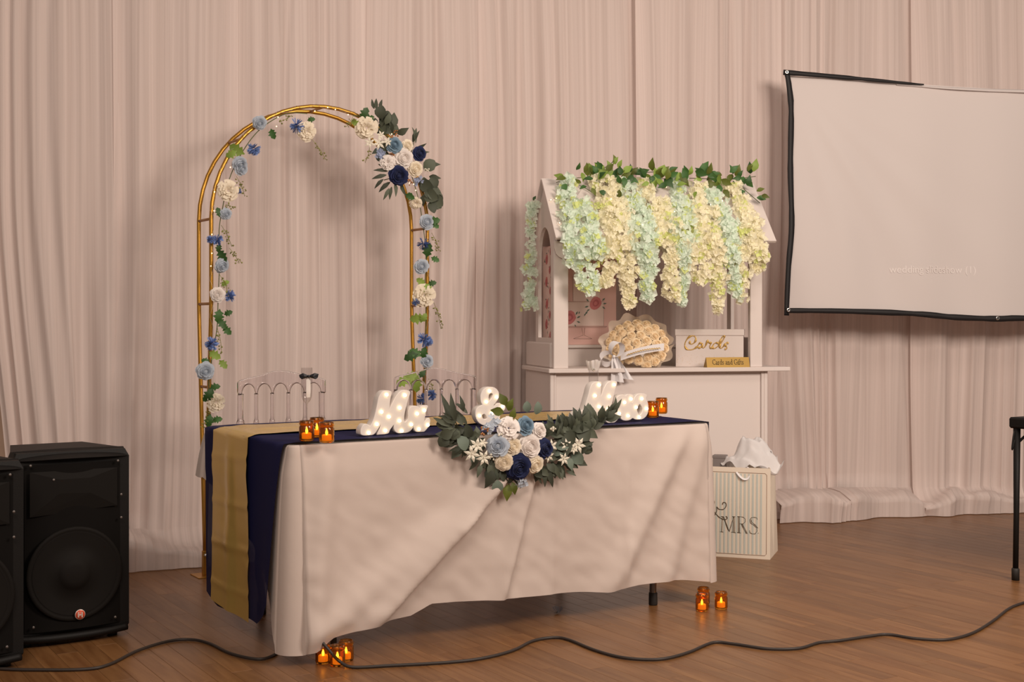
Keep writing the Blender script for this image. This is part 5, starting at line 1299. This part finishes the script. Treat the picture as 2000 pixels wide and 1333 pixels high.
ck = MB(); rk = random.Random(2)
for i in range(110):
    a = 150+rk.random()*1000; c = 560+150*rk.random()**.7
    q = cpt(a, c, .0004); ck.add([q+Vector((-.0012, 0, 0)), q+Vector((0, 0, -.0012)), q+Vector((.0012, 0, 0)), q+Vector((0, 0, .0012))], [(0, 1, 2, 3)])
ck.build('gold_speckle', 'gold_print', cb, smooth=False)
pg = BM @ Vector((1.0, .012, 0)); 
gs0 = bloc(1381, 715, .012)[0]; gs1 = bloc(1464.5, 715, .012)[0]
GPM = BM @ Matrix.Translation((gs0, .012, CT))
gp = thing('name_plate', 'gold plate lettered Cards and Gifts leaning on the card box', 'sign', GPM)
gw = gs1-gs0; gh = .052
MB().add([(0, 0, 0), (gw, 0, 0), (gw, .05, 0), (0, .05, 0), (0, .014, gh), (gw, .014, gh), (gw, .018, gh), (0, .018, gh)], [(3, 2, 1, 0), (0, 1, 5, 4), (4, 5, 6, 7), (1, 2, 6, 5), (2, 3, 7, 6), (3, 0, 4, 7)]).build('plate', 'gold_plate', gp, smooth=False)
GLY = {'C': (.62, [[(.58, .8), (.58, .95), (.5, .9), (.38, .97), (.2, .9), (.08, .7), (.06, .45), (.12, .2), (.28, .04), (.45, .05), (.58, .18)]]),
       'a': (.46, [[(.08, .52), (.18, .6), (.3, .56), (.32, .45), (.32, .12), (.36, .03), (.44, .05)], [(.32, .36), (.14, .3), (.06, .18), (.1, .05), (.2, .03), (.32, .14)]]),
       'r': (.38, [[(.04, .58), (.12, .6), (.12, .03)], [(.03, .02), (.22, .02)], [(.12, .42), (.2, .56), (.32, .58)]]),
       'd': (.52, [[(.30, .98), (.38, 1.0), (.38, .05), (.47, .03)], [(.38, .5), (.28, .6), (.14, .54), (.06, .34), (.1, .12), (.22, .03), (.38, .14)]]),
       's': (.36, [[(.28, .48), (.26, .58), (.14, .6), (.07, .48), (.12, .36), (.24, .28), (.29, .16), (.22, .04), (.1, .03), (.05, .16)]]),
       'n': (.54, [[(.03, .58), (.11, .6), (.11, .03)], [(.03, .02), (.2, .02)], [(.11, .45), (.22, .58), (.34, .56), (.38, .42), (.38, .03)], [(.3, .02), (.47, .02)]]),
       'G': (.70, [[(.58, .8), (.58, .95), (.5, .9), (.38, .97), (.2, .9), (.08, .7), (.06, .45), (.12, .2), (.28, .04), (.45, .04), (.58, .14), (.58, .4)], [(.46, .42), (.66, .42)]]),
       'i': (.26, [[(.04, .57), (.12, .6), (.12, .03)], [(.03, .02), (.21, .02)], [(.11, .84), (.13, .84)]]),
       'f': (.32, [[(.32, .93), (.24, 1.0), (.14, .92), (.12, .75), (.12, .03)], [(.03, .02), (.22, .02)], [(.03, .58), (.25, .58)]]),
       't': (.32, [[(.12, .78), (.12, .14), (.18, .03), (.28, .08)], [(.03, .58), (.26, .58)]]), ' ': (.26, [])}
txt = 'Cards and Gifts'; tw = sum(GLY[c][0] for c in txt); fs = gw*.73/tw; cx_ = gw*.135; tb = MB()
for c in txt:
    adv, st_ = GLY[c]
    for q in st_: tb.tube([(cx_+a*fs, (.012+z*fs)*.014/gh-.0006, .014+z*fs) for a, z in q], .0013, 5)
    cx_ += adv*fs
tb.build('lettering', 'ink_dark', gp)

# ------------------------------------------------------------------ cake gift bag inside the cart
kx0, kx1 = .115, .47; ky0, ky1 = .365, .565; kz = 1.045; kh = .53
KM = BM @ Matrix.Translation((kx0, ky0, kz)); kb = thing('gift_bag', 'pink gift bag printed with a tiered cake and roses inside the cart', 'gift bag', KM)
kw = kx1-kx0; kd = ky1-ky0
bd = MB().bbox(0, kw, 0, kd, 0, kh, .002).build('bag_body', 'bag_pink', kb, smooth=False)
def kp(x, y, d=.001):
    s_, z_ = bloc(x, y, ky0); return Vector((s_-kx0, -d, z_-kz))
def quadk(nm, x0, y0, x1, y1, m, d):
    MB().add([kp(x0, y1, d), kp(x1, y1, d), kp(x1, y0, d), kp(x0, y0, d)], [(0, 1, 2, 3)]).build(nm, m, bd, smooth=False)
quadk('print_cake_tier', 1104, 590, 1179, 637, 'bag_blush', .0010); quadk('print_cake_tier', 1119, 530, 1171, 589, 'bag_blush', .0010)
ln = MB()
for q in ([(1104, 638), (1185, 638), (1183, 640), (1104, 640)], [(1136, 641), (1139, 655), (1120, 662), (1156, 662), (1141, 655), (1142, 641)], [(1104, 590), (1179, 590), (1179, 637)], [(1119, 589), (1119, 540)]): ln.tube([kp(x, y, .0016) for x, y in q], .0007, 4)
ln.build('print_outline', 'ink_line', bd)
def print_rose(fnp, x, y, r, parent, nm='print_rose'):
    def disc(rr, m, d, ox=0, oy=0):
        n_ = 14; vs = [fnp(x+ox, y+oy, d)]+[fnp(x+ox+rr*(1+.12*math.sin(k*5.3))*math.cos(2*math.pi*k/n_), y+oy+rr*(1+.12*math.sin(k*5.3))*math.sin(2*math.pi*k/n_), d) for k in range(n_)]
        MB().add(vs, [(0, 1+k, 1+(k+1) % n_) for k in range(n_)]).build(nm, m, parent, smooth=False)
    disc(r, 'print_rose', .0020); disc(r*.55, 'print_rose_dark', .0024, r*.05, -r*.05); disc(r*.3, 'print_rose', .0028)
def print_leaves(fnp, lst, parent):
    lb_ = MB()
    for x, y, an, l in lst:
        a = math.radians(an); ca, sa = math.cos(a), -math.sin(a)
        lb_.add([fnp(x, y, .0018), fnp(x+ca*l*.5-sa*l*.2, y+sa*l*.5+ca*l*.2, .0018), fnp(x+ca*l, y+sa*l, .0018), fnp(x+ca*l*.5+sa*l*.2, y+sa*l*.5-ca*l*.2, .0018)], [(0, 1, 2, 3)])
    lb_.build('print_leaves', 'print_leaf', parent, smooth=False)
print_rose(kp, 1163, 593, 12, bd); print_rose(kp, 1112, 621, 13, bd); print_rose(kp, 1163, 532, 8, bd)
print_leaves(kp, [(1150, 590, 130, 8), (1150, 598, 200, 9), (1148, 608, 230, 9), (1176, 588, 45, 8), (1177, 594, 10, 8), (1176, 599, -40, 8), (1152, 604, 215, 8), (1124, 616, 60, 9), (1126, 622, 30, 9), (1126, 628, -20, 8), (1122, 634, -60, 6), (1130, 614, 70, 6), (1144, 612, 240, 7), (1171, 532, 40, 7), (1170, 538, -50, 7)], bd)
# floral side panel
def ks(y_, z_, d=.001): return Vector((-d, y_, z_))
MB().add([ks(.004, .004), ks(kd-.004, .004), ks(kd-.004, kh-.004), ks(.004, kh-.004)], [(3, 2, 1, 0)]).build('side_print', 'bag_blush', bd, smooth=False)
rk = random.Random(8); sl_ = []
spots = [(.04, .05), (.12, .11), (.05, .16), (.11, .22), (.04, .29), (.12, .34), (.05, .40), (.115, .46), (.03, .50)]
sfn = lambda x, y, d: ks(clamp(x, .004, kd-.004), clamp(y, .006, kh-.006), d)
for i, (a, c) in enumerate(spots):
    print_rose(sfn, a, c, .026 if i % 2 else .020, bd)
    for q in range(5): sl_.append((a+rk.uniform(-.04, .04), c+rk.uniform(-.035, .035), rk.uniform(0, 360), .022))
print_leaves(sfn, sl_, bd)

# ------------------------------------------------------------------ fairy lights
def fairy(label, wire, bulbs):
    s = thing('string_lights', label, 'string lights', loc=wire[0])
    MB().tube(wire, .0007, 4).build('wire', 'wire', s, world=True)
    bm = MB().sphere((0, 0, 0), .0026, 8, 6).mesh('bulb', 'fairy_glow')
    for q in bulbs: put('bulb', bm, s, Matrix.Translation(q))
hp_ = hoop(-1); wr = []
for i, v in enumerate(catmull(hp_[3:-4], 5)):
    a = i*.9; wr.append(AM @ (v+Vector((.013*math.cos(a)*.8, -.006-.010*abs(math.sin(a)), .010*math.sin(a)))))
bl = [apx(x, y, .02) for x, y in ((412, 520), (414, 495), (414, 458), (418, 412), (419, 375), (450, 327), (540, 247), (543, 229), (615, 217), (640, 210), (655, 214), (680, 224), (732, 233), (765, 262), (800, 358), (812, 372), (848, 392), (856, 434), (808, 360))]
fairy('warm white fairy lights wound along the front hoop of the arch', wr, bl)
rp = [(1075, 395), (1085, 392), (1089, 420), (1092, 440), (1150, 352), (1180, 358), (1240, 362), (1300, 370), (1360, 366), (1400, 412), (1420, 388), (1440, 370)]
fairy('warm white fairy lights scattered over the cart roof', catmull([rpx(x, y, .012) for x, y in rp], 5), [rpx(x, y, .016) for x, y in rp]+[rpx(x, y, .075) for x, y in ((1248, 460), (1310, 434), (1403, 413), (1380, 420), (1187, 410))])
